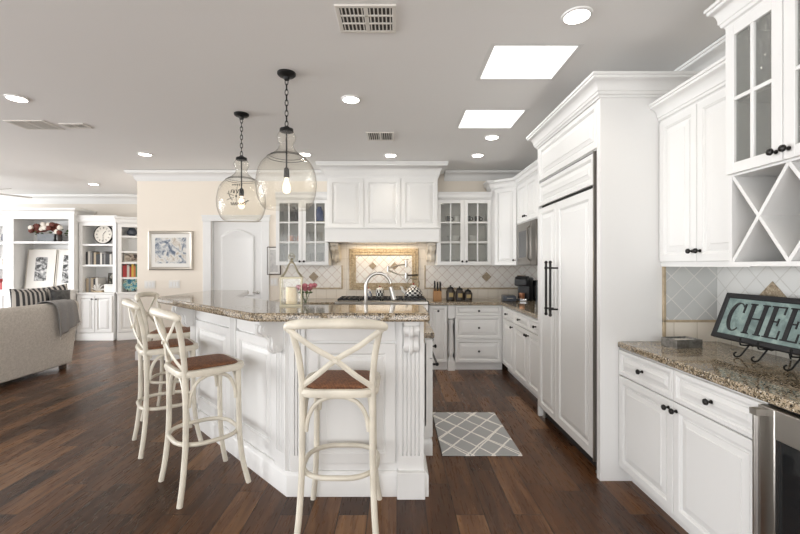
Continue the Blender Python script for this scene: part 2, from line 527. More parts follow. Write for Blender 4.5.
SLATE = plain('slate_blue_plastic', (0.05, 0.06, 0.08), 0.35, bump=0.02)
PEWTER = plain('pewter_box', (0.33, 0.32, 0.30), 0.35, metal=0.8, bump=0.15, vary=0.3, vscale=40)
FANW = plain('fan_blade_white', (0.66, 0.64, 0.61), 0.5, bump=0.02)
PLATE = plain('switch_plate', (0.80, 0.77, 0.72), 0.4, bump=0.01)


# ------------------------------------------------------------------ mesh builder
class MB:
    def __init__(s):
        s.v = []
        s.f = []
        s.m = []
        s.cm = 0

    def add(s, vs, fs):
        o = len(s.v)
        s.v += [tuple(x) for x in vs]
        for f in fs:
            s.f.append([i + o for i in f])
            s.m.append(s.cm)
        return s

    def mat(s, i):
        s.cm = i
        return s

    def box(s, x0, x1, y0, y1, z0, z1):
        vs = [(x, y, z) for z in (z0, z1) for y in (y0, y1) for x in (x0, x1)]
        return s.add(vs, [(0, 1, 3, 2), (4, 5, 7, 6), (0, 1, 5, 4), (2, 3, 7, 6), (0, 2, 6, 4), (1, 3, 7, 5)])

    def prism(s, poly, a0, a1, axis='z'):
        n = len(poly)

        def P(p, a):
            return {'z': (p[0], p[1], a), 'x': (a, p[0], p[1]), 'y': (p[0], a, p[1])}[axis]
        vs = [P(p, a0) for p in poly] + [P(p, a1) for p in poly]
        fs = [tuple(range(n)), tuple(range(n, 2 * n))] + [(i, (i + 1) % n, n + (i + 1) % n, n + i) for i in range(n)]
        return s.add(vs, fs)

    def tube(s, path, r, sides=8, closed=False, flat=None):
        """flat=(a,b): elliptical radii multipliers, 'b' along world up"""
        pts = [Vector(p) for p in path]
        n = len(pts)
        rs = r if isinstance(r, (list, tuple)) else [r] * n
        tang = []
        for i in range(n):
            a = pts[(i - 1) % n] if (closed or i > 0) else pts[i]
            b = pts[(i + 1) % n] if (closed or i < n - 1) else pts[i]
            tang.append((b - a).normalized())
        up = Vector((0, 0, 1))
        if abs(tang[0].dot(up)) > 0.9:
            up = Vector((0, 1, 0))
        nx = tang[0].cross(up).normalized()
        vs = []
        for i in range(n):
            t = tang[i]
            nx = (nx - t * nx.dot(t)).normalized()
            ny = nx.cross(t).normalized()
            fa, fb = flat if flat else (1, 1)
            for k in range(sides):
                a = 2 * PI * k / sides
                vs.append(pts[i] + nx * (math.cos(a) * rs[i] * fa) + ny * (math.sin(a) * rs[i] * fb))
        fs = []
        m = n if closed else n - 1
        for i in range(m):
            for k in range(sides):
                j = (i + 1) % n
                fs.append((i * sides + k, i * sides + (k + 1) % sides, j * sides + (k + 1) % sides, j * sides + k))
        if not closed:
            fs.append(tuple(range(sides)))
            fs.append(tuple((n - 1) * sides + k for k in range(sides)))
        return s.add(vs, fs)

    def lathe(s, prof, c=(0, 0, 0), axis='z', seg=20, cap=True, matfn=None):
        vs = []
        n = len(prof)
        for r, h in prof:
            for k in range(seg):
                a = 2 * PI * k / seg
                x, y = r * math.cos(a), r * math.sin(a)
                p = {'z': (x, y, h), 'y': (x, h, y), 'x': (h, x, y)}[axis]
                vs.append((p[0] + c[0], p[1] + c[1], p[2] + c[2]))
        o = len(s.v)
        s.v += vs
        for i in range(n - 1):
            for k in range(seg):
                s.f.append([o + i * seg + k, o + i * seg + (k + 1) % seg, o + (i + 1) * seg + (k + 1) % seg, o + (i + 1) * seg + k])
                s.m.append(matfn(i, k) if matfn else s.cm)
        if cap:
            for i in (0, n - 1):
                if prof[i][0] > 1e-5:
                    s.f.append([o + i * seg + k for k in range(seg)])
                    s.m.append(s.cm)
        return s

    def ball(s, c, r, seg=12, rings=8, sc=(1, 1, 1)):
        vs = []
        for i in range(rings + 1):
            t = PI * i / rings
            for k in range(seg):
                a = 2 * PI * k / seg
                rr = max(math.sin(t), 0.001)
                vs.append((c[0] + r * sc[0] * rr * math.cos(a), c[1] + r * sc[1] * rr * math.sin(a), c[2] + r * sc[2] * math.cos(t)))
        fs = []
        for i in range(rings):
            for k in range(seg):
                fs.append((i * seg + k, i * seg + (k + 1) % seg, (i + 1) * seg + (k + 1) % seg, (i + 1) * seg + k))
        fs.append(tuple(range(seg)))
        fs.append(tuple(rings * seg + k for k in range(seg)))
        return s.add(vs, fs)

    def sweep(s, path, prof, closed=False):
        """sweep a closed profile (outward offset, z) along a plan path; outward is right of travel"""
        n = len(path)
        P = [Vector((p[0], p[1])) for p in path]
        vs = []
        for i in range(n):
            d0 = (P[i] - P[i - 1]).normalized() if (i > 0 or closed) else None
            d1 = (P[(i + 1) % n] - P[i]).normalized() if (i < n - 1 or closed) else None
            n0 = Vector((d0.y, -d0.x)) if d0 else None
            n1 = Vector((d1.y, -d1.x)) if d1 else None
            if n0 is None:
                mit = n1
            elif n1 is None:
                mit = n0
            else:
                mit = (n0 + n1)
                mit = mit / max(0.2, (1 + n0.dot(n1)))
            for o, z in prof:
                q = P[i] + mit * o
                vs.append((q.x, q.y, z))
        k = len(prof)
        fs = []
        for i in range(n if closed else n - 1):
            j = (i + 1) % n
            for a in range(k):
                b = (a + 1) % k
                fs.append((i * k + a, i * k + b, j * k + b, j * k + a))
        if not closed:
            fs.append(tuple(range(k)))
            fs.append(tuple((n - 1) * k + a for a in range(k)))
        return s.add(vs, fs)

    def rings(s, x0, x1, z0, z1, ring):
        """nested rectangles facing -y: ring = [(inset, y), ...] from the back edge to the middle"""
        vs = []
        for ins, y in ring:
            a0, a1, c0, c1 = x0 + ins, x1 - ins, z0 + ins, z1 - ins
            vs += [(a0, y, c0), (a1, y, c0), (a1, y, c1), (a0, y, c1)]
        fs = [(0, 1, 2, 3)]
        n = len(ring)
        for i in range(n - 1):
            for k in range(4):
                l = (k + 1) % 4
                fs.append((i * 4 + k, i * 4 + l, (i + 1) * 4 + l, (i + 1) * 4 + k))
        fs.append(tuple((n - 1) * 4 + k for k in range(4)))
        return s.add(vs, fs)

    def panel(s, x0, x1, z0, z1, y=0.0, th=0.02, sw=0.055):
        """raised panel front; back at y, front at y-th"""
        f = y - th
        m = min(x1 - x0, z1 - z0) / 2
        sw = min(sw, m * 0.42)
        bev = min(0.032, (m - sw) * 0.5)
        return s.rings(x0, x1, z0, z1, [(0, y), (0, f + 0.003), (0.003, f), (sw - 0.012, f), (sw - 0.009, f + 0.004), (sw - 0.005, f + 0.005),
                                         (sw, f + 0.013), (sw + 0.009, f + 0.013), (sw + 0.011, f + 0.008), (sw + 0.008 + bev, f + 0.003), (sw + 0.010 + bev, f)])

    def build(s, name, mats, parent=None, bevel=0.0, sub=0, angle=38, seg=2):
        me = bpy.data.meshes.new(name)
        me.from_pydata(s.v, [], s.f)
        if not isinstance(mats, (list, tuple)):
            mats = [mats]
        for m in mats:
            me.materials.append(m)
        if len(mats) > 1:
            for p, i in zip(me.polygons, s.m):
                p.material_index = i
        bm = bmesh.new()
        bm.from_mesh(me)
        bmesh.ops.recalc_face_normals(bm, faces=bm.faces)
        bm.to_mesh(me)
        bm.free()
        for p in me.polygons:
            p.use_smooth = True
        me.set_sharp_from_angle(angle=R(angle))
        o = bpy.data.objects.new(name, me)
        COL.objects.link(o)
        if parent:
            o.parent = parent
        if bevel:
            b = o.modifiers.new('bevel', 'BEVEL')
            b.width = bevel
            b.segments = seg
            b.limit_method = 'ANGLE'
            b.angle_limit = R(40)
        if sub:
            b = o.modifiers.new('sub', 'SUBSURF')
            b.levels = sub
            b.render_levels = sub
        return o


def tag(o, label, cat, group=None, kind=None):
    o['label'] = label
    o['category'] = cat
    if group:
        o['group'] = group
    if kind:
        o['kind'] = kind
    return o


def T(name, label, cat, loc=(0, 0, 0), rot=0.0, group=None):
    o = bpy.data.objects.new(name, None)
    o.empty_display_size = 0.1
    COL.objects.link(o)
    o.location = loc
    o.rotation_euler = rot if isinstance(rot, (tuple, list)) else (0, 0, rot)
    return tag(o, label, cat, group)


def struct(o):
    o['kind'] = 'structure'
    return o


def copy_tree(o, parent=None):
    c = o.copy()
    COL.objects.link(c)
    if parent:
        c.parent = parent
    for ch in list(o.children):
        copy_tree(ch, c)
    return c


def put(src, loc, rot, label, group=None):
    c = copy_tree(src)
    c.location = loc
    c.rotation_euler = (0, 0, rot)
    c['label'] = label
    if group:
        c['group'] = group
    return c


def crown_prof(z0, z1, out, back=0.0):
    h = z1 - z0
    pts = [(-back, z0), (0.008, z0), (0.012, z0 + 0.10 * h), (0.022, z0 + 0.14 * h), (0.025, z0 + 0.25 * h)]
    for i in range(6):
        t = i / 5
        pts.append((0.03 + (out - 0.045) * (1 - math.cos(t * PI / 2)), z0 + h * (0.28 + 0.44 * math.sin(t * PI / 2) * 1.0)))
    pts += [(out - 0.008, z0 + 0.76 * h), (out - 0.008, z0 + 0.86 * h), (out, z0 + 0.88 * h), (out, z1), (-back, z1)]
    return pts


def spline(pts, n=6):
    """catmull-rom through the points"""
    P = [Vector(p) for p in pts]
    out = []
    for i in range(len(P) - 1):
        p0, p1, p2, p3 = P[max(0, i - 1)], P[i], P[i + 1], P[min(len(P) - 1, i + 2)]
        for k in range(n):
            t = k / n
            out.append(0.5 * ((2 * p1) + (p2 - p0) * t + (2 * p0 - 5 * p1 + 4 * p2 - p3) * t * t + (3 * p1 - p0 - 3 * p2 + p3) * t ** 3))
    out.append(P[-1])
    return out


# ------------------------------------------------------------------ the room shell
XR, YB, HC = 2.09, 6.09, 2.80
XL = -3.86
mb = MB().box(-9.6, 2.3, -3.6, 9.2, -0.08, 0)
struct(mb.build('floor', FLOOR))

sx0, sx1 = 0.62, 1.15
sky = [(2.60, 3.06), (3.68, 4.16)]
mb = MB()
TS = 0.03
ys = [-3.6, 2.60 - TS, 3.06 + TS, 3.68 - TS, 4.16 + TS, 9.2]
for i in range(5):
    a, b = ys[i], ys[i + 1]
    if i in (1, 3):
        mb.box(-9.6, sx0 - TS, a, b, HC, HC + 0.06)
        mb.box(sx1 + TS, 2.3, a, b, HC, HC + 0.06)
    else:
        mb.box(-9.6, 2.3, a, b, HC, HC + 0.06)
struct(mb.build('ceiling', CEIL))
for i, (a, b) in enumerate(sky):
    mb = MB()
    t = TS - 0.001
    mb.box(sx0 - t, sx0, a - t, b + t, HC - 0.001, HC + 0.42)
    mb.box(sx1, sx1 + t, a - t, b + t, HC - 0.001, HC + 0.42)
    mb.box(sx0, sx1, a - t, a, HC - 0.001, HC + 0.42)
    mb.box(sx0, sx1, b, b + t, HC - 0.001, HC + 0.42)
    o = struct(mb.build('window_%d' % (i + 1), WHITE2))
    MB().box(sx0 - t, sx1 + t, a - t, b + t, HC + 0.42, HC + 0.44).build('skylight_pane', SKY, o)

# walls
DX0, DX1, DH = -2.75, -2.01, 2.06
mb = MB().box(XL, DX0, YB, YB + 0.12, 0, HC).box(DX1, 2.3, YB, YB + 0.12, 0, HC).box(DX0, DX1, YB, YB + 0.12, DH, HC)
struct(mb.build('wall_back', WALL))
struct(MB().box(XR, XR + 0.12, -3.6, YB, 0, HC).build('wall_right', WALL))
struct(MB().box(XL, XL + 0.1, YB + 0.12, 8.9, 0, HC).build('wall_side', WALL))
mb = MB().prism([(-9.6, 8.12), (-5.30, 8.12), (-3.80, 8.82), (-3.80, 9.0), (-9.6, 9.0)], 0, HC)
struct(mb.build('wall_living', WALLG))

# ceiling crown mouldings
mb = MB().sweep([(XL, 8.8), (XL, YB), (-0.99, YB)], crown_prof(2.655, 2.795, 0.12))
struct(mb.build('trim_1', WHITE2))
mb = MB().sweep([(0.70, YB), (XR, YB), (XR, -2)], crown_prof(2.655, 2.795, 0.12))
struct(mb.build('trim_2', WHITE2))
mb = MB().sweep([(-9.5, 8.12), (-5.30, 8.12), (-3.86, 8.79)], crown_prof(2.62, 2.795, 0.13))
struct(mb.build('trim_3', WHITE2))
# baseboards
bp_ = [(0, 0), (0.018, 0), (0.018, 0.12), (0.010, 0.14), (0, 0.14)]
struct(MB().sweep([(XL, 8.7), (XL, YB), (-2.84, YB)], bp_).build('baseboard_back', WHITE2))

# pantry door with casing
mb = MB().sweep([(DX0 - 0.09, YB), (DX0, YB)], [(0, 0), (0.02, 0), (0.02, 2.12), (0, 2.12)])
mb = MB()
mb.box(DX0 - 0.125, DX0 - 0.005, YB - 0.022, YB, 0, 2.06)
mb.box(DX1 + 0.005, DX1 + 0.115, YB - 0.022, YB, 0, 2.06)
mb.box(DX0 - 0.135, DX1 + 0.125, YB - 0.026, YB, 2.06, 2.13)
mb.box(DX0 - 0.145, DX1 + 0.135, YB - 0.034, YB, 2.13, 2.15)
mb.box(DX0 - 0.005, DX0 + 0.01, YB, YB + 0.1, 0, DH)
mb.box(DX1 - 0.01, DX1 + 0.005, YB, YB + 0.1, 0, DH)
struct(mb.build('trim_5', WHITE2, bevel=0.003))
mb = MB().box(DX0 + 0.012, DX1 - 0.012, YB + 0.04, YB + 0.075, 0.01, DH - 0.005)
door = struct(mb.build('door_1', WHITE2))


def arch_panel(x0, x1, z0, z1, rise, y, yd):
    def loop(i):
        a0, a1, c0, c1 = x0 + i, x1 - i, z0 + i, z1 - i
        pts = [(a0, c0), (a1, c0), (a1, c1 - rise)]
        for k in range(1, 10):
            t = k / 10
            pts.append((a1 + (a0 - a1) * t, c1 - rise + rise * math.sin(t * PI)))
        pts.append((a0, c1 - rise))
        return pts
    m = MB()
    ls = [(loop(0), y), (loop(0.012), yd + y), (loop(0.03), yd + y), (loop(0.05), y + 0.2 * yd)]
    n = len(ls[0][0])
    vs = [(p[0], yy, p[1]) for l, yy in ls for p in l]
    fs = []
    for i in range(3):
        for k in range(n):
            j = (k + 1) % n
            fs.append((i * n + k, i * n + j, (i + 1) * n + j, (i + 1) * n + k))
    fs.append(tuple(3 * n + k for k in range(n)))
    m.add(vs, fs)
    return m


arch_panel(DX0 + 0.12, DX1 - 0.12, 0.95, 1.94, 0.09, YB + 0.036, -0.012).build('door_panel', WHITE2, door)
arch_panel(DX0 + 0.12, DX1 - 0.12, 0.14, 0.84, 0.0, YB + 0.036, -0.012).build('door_panel', WHITE2, door)
mb = MB().lathe([(0.028, 0), (0.028, 0.012), (0.01, 0.016), (0.01, 0.05)], (DX1 - 0.07, YB + 0.04, 1.0), 'y', 16)
mb.v = [(x, 2 * (YB + 0.04) - y, z) for x, y, z in mb.v]
mb.tube([(DX1 - 0.07, YB - 0.005, 1.0), (DX1 - 0.13, YB - 0.005, 1.0)], 0.009)
mb.build('door_handle', NICKEL, door)


# ------------------------------------------------------------------ cabinet helpers (local: x width, front faces -y, z up)
def knob(parent, x, z, y):
    mb = MB().lathe([(0.009, 0), (0.009, -0.004), (0.006, -0.006), (0.005, -0.016), (0.010, -0.019), (0.0155, -0.026), (0.0135, -0.034), (0.006, -0.038), (0.0005, -0.039)], (x, y, z), 'y', 12)
    return mb.build('knob', BLACK, parent)


def front(parent, name, x0, x1, z0, z1, knobs=(), y=0.0, sw=0.055, mat=WHITE):
    o = MB().panel(x0, x1, z0, z1, y, 0.02, sw).build(name, mat, parent, angle=6)
    for kx, kz in knobs:
        knob(o, kx, kz, y - 0.02)
    return o


def glass_front(parent, x0, x1, z0, z1, cols, rows, knobs=(), y=0.0, sw=0.05, glass=None, mw=0.018):
    mb = MB()
    mb.box(x0, x0 + sw, y - 0.02, y, z0, z1).box(x1 - sw, x1, y - 0.02, y, z0, z1)
    mb.box(x0 + sw, x1 - sw, y - 0.02, y, z0, z0 + sw).box(x0 + sw, x1 - sw, y - 0.02, y, z1 - sw, z1)
    for i in range(1, cols):
        xc = x0 + sw + (x1 - x0 - 2 * sw) * i / cols
        mb.box(xc - mw / 2, xc + mw / 2, y - 0.019, y - 0.003, z0 + sw, z1 - sw)
    for i in range(1, rows):
        zc = z0 + sw + (z1 - z0 - 2 * sw) * i / rows
        mb.box(x0 + sw, x1 - sw, y - 0.018, y - 0.003, zc - mw / 2, zc + mw / 2)
    o = mb.build('glass_door', WHITE, parent, bevel=0.002)
    MB().box(x0 + sw - 0.004, x1 - sw + 0.004, y - 0.009, y - 0.006, z0 + sw - 0.004, z1 - sw + 0.004).build('glass_pane', glass or CGLASS, o)
    for kx, kz in knobs:
        knob(o, kx, kz, y - 0.02)
    return o


def hollow(parent, W, D, z0, z1, shelves=(), t=0.02, mat_in=None):
    mb = MB().box(0, t, 0, D, z0, z1).box(W - t, W, 0, D, z0, z1).box(t, W - t, 0, D, z0, z0 + t).box(t, W - t, 0, D, z1 - t, z1)
    mb.box(W / 2 - 0.02, W / 2 + 0.02, 0.0, 0.02, z0 + t, z1 - t)
    c = mb.build('carcass', WHITE, parent)
    MB().box(t, W - t, D - 0.012, D - 0.001, z0 + t, z1 - t).build('back_panel', INSIDE, parent)
    for s in shelves:
        MB().box(t, W - t, 0.03, D - 0.014, s - 0.009, s + 0.009).build('shelf', INSIDE, parent)
    return c


RW = R(-90)      # cabinets on the right wall face -X

# ------------------------------------------------------------------ refrigerator and its surround
FX = 1.325
t = T('refrigerator_surround', 'tall white cabinet surround with crown moulding enclosing the panelled refrigerator', 'cabinet', (FX, 3.86, 0), RW)
W = 3.86 - 2.675
MB().box(W - 0.045, W, 0, XR - FX - 0.001, 0, 2.56).build('side_panel', WHITE, t, bevel=0.002)
MB().box(0, 0.03, 0, XR - FX - 0.001, 0, 2.56).build('side_panel', WHITE, t)
MB().box(0.03, W - 0.045, 0.02, XR - FX - 0.001, 2.185, 2.56).build('upper_box', WHITE, t)
front(t, 'upper_panel', 0.035, W - 0.05, 2.19, 2.50, y=0.02, sw=0.05)
MB().sweep([(0, XR - FX - 0.13), (0, 0), (W, 0), (W, XR - FX - 0.13)], crown_prof(2.50, 2.635, 0.085)).build('crown', WHITE, t)
MB().box(-0.06, W + 0.06, -0.05, XR - FX - 0.001, 2.62, 2.634).build('cap', WHITE, t)

t = T('refrigerator', 'built-in refrigerator with white raised panel doors and black bar handles', 'refrigerator', (FX, 3.828, 0), RW)
W = 3.828 - 2.722
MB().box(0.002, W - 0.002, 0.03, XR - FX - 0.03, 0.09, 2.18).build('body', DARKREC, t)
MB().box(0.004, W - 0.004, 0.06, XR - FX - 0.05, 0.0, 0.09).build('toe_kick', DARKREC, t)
MB().box(W - 0.040, W - 0.028, -0.006, 0.03, 0.09, 2.175).build('edge_trim', STEEL, t)
sp_ = 3.828 - 3.417
d1 = front(t, 'freezer_door', 0.004, sp_ - 0.003, 0.10, 1.93, y=0.03 - 0.012, sw=0.06)
d2 = front(t, 'refrigerator_door', sp_ + 0.003, W - 0.045, 0.10, 1.93, y=0.03 - 0.012, sw=0.075)
front(t, 'grille_panel', 0.004, W - 0.045, 1.955, 2.165, y=0.03 - 0.012, sw=0.05)
for d, hx in ((d1, sp_ - 0.05), (d2, sp_ + 0.045)):
    mb = MB().tube([(hx, -0.065, 1.00), (hx, -0.065, 1.43)], 0.010, 10)
    for hz in (1.045, 1.385):
        mb.tube([(hx, 0.0, hz), (hx, -0.066, hz)], 0.007)
        mb.ball((hx, -0.065, hz), 0.015)
    for hz in (0.998, 1.432):
        mb.ball((hx, -0.065, hz), 0.014)
    mb.build('handle', BLACK, d)
for fx in (0.03, W - 0.06):
    MB().lathe([(0.018, 0.0), (0.018, 0.012), (0.008, 0.014), (0.008, 0.09)], (fx, 0.04, 0), seg=12).build('leveling_foot', NICKEL, t)

# ------------------------------------------------------------------ right hand run, near the camera
CX = 1.462
t = T('base_cabinet', 'long white base cabinet with two doors and two drawers beside the refrigerator surround', 'cabinet', (CX, 2.673, 0), RW)
W = 2.673 - 1.616
D = XR - CX
MB().box(0, W, 0, D - 0.002, 0.10, 0.872).build('body', WHITE, t)
MB().box(0, W, 0.07, D - 0.01, 0, 0.10).build('toe_kick', WHITE2, t)
h = W / 2
front(t, 'drawer', 0.006, h - 0.002, 0.702, 0.862, [((h) / 2, 0.782)], sw=0.035)
front(t, 'drawer', h + 0.002, W - 0.006, 0.702, 0.862, [((h + W) / 2, 0.782)], sw=0.035)
front(t, 'door', 0.006, h - 0.002, 0.106, 0.695, [(h - 0.03, 0.655)])
front(t, 'door', h + 0.002, W - 0.006, 0.106, 0.695, [(h + 0.03, 0.655)])

# wine refrigerator
t = T('wine_refrigerator', 'stainless steel under-counter wine refrigerator with dark glass door at the right edge', 'wine refrigerator', (CX, 1.614, 0), RW)
W = 0.60
MB().box(0.002, W, 0.0, D - 0.02, 0.09, 0.868).build('body', BLACKP, t)
MB().box(0.01, W, 0.05, D - 0.03, 0.0, 0.09).build('toe_grille', BLACKP, t)
mb = MB().box(0.003, 0.075, -0.045, -0.002, 0.10, 0.865).box(W - 0.07, W - 0.003, -0.045, -0.002, 0.10, 0.865)
mb.box(0.075, W - 0.07, -0.045, -0.002, 0.10, 0.17).box(0.075, W - 0.07, -0.045, -0.002, 0.755, 0.865)
dr = mb.build('door', STEEL, t, bevel=0.003)
MB().box(0.07, W - 0.065, -0.03, -0.015, 0.165, 0.76).build('glass_pane', DARKGL, dr)
mb = MB().tube([(0.028, -0.072, 0.14), (0.028, -0.072, 0.835)], 0.012, 14)
mb.box(0.012, 0.044, -0.086, -0.04, 0.832, 0.856).box(0.012, 0.044, -0.086, -0.04, 0.14, 0.163)
mb.build('handle', STEEL, dr)
for z in (0.33, 0.50, 0.64):
    mb = MB()
    mb.box(0.08, W - 0.08, -0.0145, -0.0095, z, z + 0.02)
    mb.build('rack', BROWNF, t)

# counter
t = MB().prism([(1.436, 2.674), (XR - 0.001, 2.674), (XR - 0.001, 1.0), (1.436, 1.0)], 0.873, 0.914).build('countertop', GRAN, bevel=0.010, seg=3)
tag(t, 'brown speckled granite countertop on the right under the dark framed word sign', 'countertop')

# tiled splashback on right
t = MB().box(XR - 0.010, XR - 0.0005, 0.9, 2.664, 1.052, 1.42).build('trim_6', TILE_DR)
struct(t)
struct(MB().box(XR - 0.010, XR - 0.0005, 0.9, 2.664, 0.914, 1.040).build('trim_7', TILE_SR))
struct(MB().box(XR - 0.016, XR - 0.0005, 0.9, 2.664, 1.038, 1.054).build('trim_8', BEIGE, bevel=0.003))
struct(MB().box(1.745, XR - 0.010, 2.664, 2.6745, 1.052, 1.42).build('trim_9', TILE_DX))
struct(MB().box(1.745, XR - 0.010, 2.664, 2.6745, 0.914, 1.040).build('trim_10', TILE_S))
mb = MB().box(1.728, XR - 0.010, 2.658, 2.6745, 1.038, 1.054).box(1.728, 1.746, 2.658, 2.6745, 0.914, 1.42)
struct(mb.build('trim_11', BEIGE, bevel=0.003))


def diamond_x(y, z, r):
    return MB().prism([(y - r, z), (y, z - r), (y + r, z), (y, z + r)], XR - 0.016, XR - 0.0095, 'x').build('accent_tile', ACCENT, bevel=0.002)


tag(diamond_x(2.268, 1.232, 0.088), 'brown stone diamond accent tile behind the dark framed word sign', 'tile')

# upper cabinet with two doors
UX = 1.725
t = T('upper_cabinet', 'white two door upper cabinet beside the refrigerator surround', 'cabinet', (UX, 2.673, 0), RW)
W = 2.673 - 1.998
D = XR - UX
MB().box(0, W, 0, D - 0.001, 1.42, 2.36).build('body', WHITE, t)
MB().box(0, W, -0.005, 0.02, 1.40, 1.42).build('light_rail', WHITE, t)
h = W / 2
front(t, 'door', 0.006, h - 0.002, 1.43, 2.33, [(h - 0.03, 1.49)])
front(t, 'door', h + 0.002, W - 0.006, 1.43, 2.33, [(h + 0.03, 1.49)])
MB().sweep([(0, 0), (W, 0)], crown_prof(2.33, 2.455, 0.085, 0.02)).build('crown', WHITE, t)
MB().box(0, W, -0.05, D - 0.001, 2.44, 2.456).build('cap', WHITE, t)

# glass cabinet over wine lattice
GX = 1.615
t = T('glass_door_cabinet', 'white cabinet with seeded glass doors above a diamond wine rack at the right edge', 'cabinet', (GX, 1.996, 0), RW)
W = 0.60
D = XR - GX - 0.001
hollow(t, W, D, 1.835, 2.56, (2.20,))
h = W / 2
glass_front(t, 0.004, h - 0.002, 1.845, 2.55, 2, 2, [(h - 0.028, 1.885)], glass=SEEDY)
glass_front(t, h + 0.002, W - 0.004, 1.845, 2.55, 2, 2, [(h + 0.028, 1.885)], glass=SEEDY)
MB().sweep([(0, D - 0.13), (0, 0), (W, 0), (W, D - 0.13)], crown_prof(2.555, 2.688, 0.07)).build('crown', WHITE, t)
MB().box(-0.05, W + 0.05, -0.05, D, 2.675, 2.687).build('cap', WHITE, t)
mb = MB().box(0, 0.018, 0.0, D, 1.42, 1.835).box(W - 0.018, W, 0.0, D, 1.42, 1.835).box(0, W, -0.004, D, 1.405, 1.425)
mb.box(0.018, W - 0.018, D - 0.012, D, 1.425, 1.835)
rk = mb.build('wine_rack', WHITE, t)
for k in range(2):
    a0 = 0.018 + k * (W - 0.036) / 2
    a1 = a0 + (W - 0.036) / 2
    for (p, q) in (((a0, 1.425), (a1, 1.835)), ((a0, 1.835), (a1, 1.425))):
        dx, dz = q[0] - p[0], q[1] - p[1]
        L = math.hypot(dx, dz)
        nx, nz = -dz / L * 0.008, dx / L * 0.008
        y1 = D - 0.013
        off = 0.0 if dz > 0 else 0.0015
        MB().prism([(p[0] + nx, p[1] + nz), (q[0] + nx, q[1] + nz), (q[0] - nx, q[1] - nz), (p[0] - nx, p[1] - nz)], 0.004 + off, y1, 'y').build('lattice_board', WHITE, rk)


def goblet(loc, label):
    t = T('drinking_glass', label, 'glass', loc, 0, 'glasses in the seeded glass cabinet')
    MB().lathe([(0.034, 0.002), (0.037, 0.06), (0.040, 0.15), (0.038, 0.15), (0.033, 0.01), (0.001, 0.01)], (0, 0, 0), seg=16).build('bowl', LGLASS, t)
    return t


goblet((1.80, 1.86, 1.855), 'clear tall drinking glass nearest the refrigerator behind the seeded glass door')
goblet((1.80, 1.765, 1.855), 'clear tall drinking glass nearest the camera behind the seeded glass door')

# ------------------------------------------------------------------ far right run
BX = 1.42
t = T('base_cabinet', 'white base cabinet with two drawers over two doors just beyond the refrigerator', 'cabinet', (BX, 4.93, 0), RW)
W = 4.93 - 3.865
D = XR - BX
MB().box(0, W, 0, D - 0.002, 0.10, 0.872).build('body', WHITE, t)
MB().box(0, W, 0.06, D - 0.01, 0, 0.10).build('toe_kick', WHITE2, t)
h = W / 2
front(t, 'drawer', 0.006, h - 0.002, 0.712, 0.862, [(h / 2, 0.787)], sw=0.035)
front(t, 'drawer', h + 0.002, W - 0.006, 0.712, 0.862, [(h * 1.5, 0.787)], sw=0.035)
front(t, 'door', 0.006, h - 0.002, 0.106, 0.705, [(h - 0.03, 0.655)])
front(t, 'door', h + 0.002, W - 0.006, 0.106, 0.705, [(h + 0.03, 0.655)])
t = T('base_cabinet', 'narrow white base cabinet below the coffee machine in the kitchen corner', 'cabinet', (BX, 5.475, 0), RW)
W = 0.543
MB().box(0, W, 0, D - 0.002, 0.10, 0.872).build('body', WHITE, t)
MB().box(0, W, 0.06, D - 0.01, 0, 0.10).build('toe_kick', WHITE2, t)
front(t, 'drawer', 0.05, W - 0.004, 0.712, 0.862, [(W / 2, 0.787)], sw=0.035)
front(t, 'door', 0.05, W - 0.004, 0.106, 0.705, [(W - 0.035, 0.655)])

# back run bases
BY = 5.48


def base_back(name, label, x0, x1):
    t = T(name, label, 'cabinet', (x0, BY, 0), 0)
    W = x1 - x0
    MB().box(0.001, W - 0.001, 0, YB - BY - 0.001, 0.10, 0.872).build('body', WHITE, t)
    MB().box(0.001, W - 0.001, 0.05, YB - BY - 0.01, 0, 0.10).build('toe_kick', WHITE2, t)
    return t, W


t, W = base_back('drawer_cabinet', 'white three drawer base cabinet right of the range', 0.775, 1.42)
front(t, 'drawer', 0.006, W - 0.03, 0.735, 0.862, [(W / 2 - 0.01, 0.80)], sw=0.035)
front(t, 'drawer', 0.006, W - 0.03, 0.425, 0.727, [(W / 2 - 0.01, 0.576)], sw=0.045)
front(t, 'drawer', 0.006, W - 0.03, 0.112, 0.417, [(W / 2 - 0.01, 0.265)], sw=0.045)
t, W = base_back('pull_out_cabinet', 'narrow white pull-out cabinet right beside the range', 0.425, 0.672)
front(t, 'door', 0.006, W - 0.004, 0.112, 0.862, [(W / 2, 0.80)], sw=0.045)
t = T('turned_post', 'white turned corner post between the narrow pull-out and the drawers', 'post', (0.724, BY - 0.012, 0), 0)
MB().box(-0.048, 0.048, 0, 0.1, 0, 0.13).box(-0.048, 0.048, 0, 0.1, 0.70, 0.872).build('post_block', WHITE, t, bevel=0.003)
MB().lathe([(0.045, 0.13), (0.045, 0.15), (0.03, 0.17), (0.028, 0.20), (0.042, 0.24), (0.043, 0.28), (0.034, 0.5), (0.03, 0.6), (0.042, 0.64), (0.045, 0.66), (0.03, 0.675), (0.045, 0.69), (0.045, 0.70)], (0, 0.05, 0), seg=16).build('shaft', WHITE, t)
t, W = base_back('base_cabinet', 'white base cabinet left of the range behind the island', -1.70, -0.835)
h = W / 2
front(t, 'drawer', 0.006, h - 0.002, 0.712, 0.862, [(h / 2, 0.787)], sw=0.035)
front(t, 'drawer', h + 0.002, W - 0.006, 0.712, 0.862, [(h * 1.5, 0.787)], sw=0.035)
front(t, 'door', 0.006, h - 0.002, 0.106, 0.705, [(h - 0.03, 0.655)])
front(t, 'door', h + 0.002, W - 0.006, 0.106, 0.705, [(h + 0.03, 0.655)])

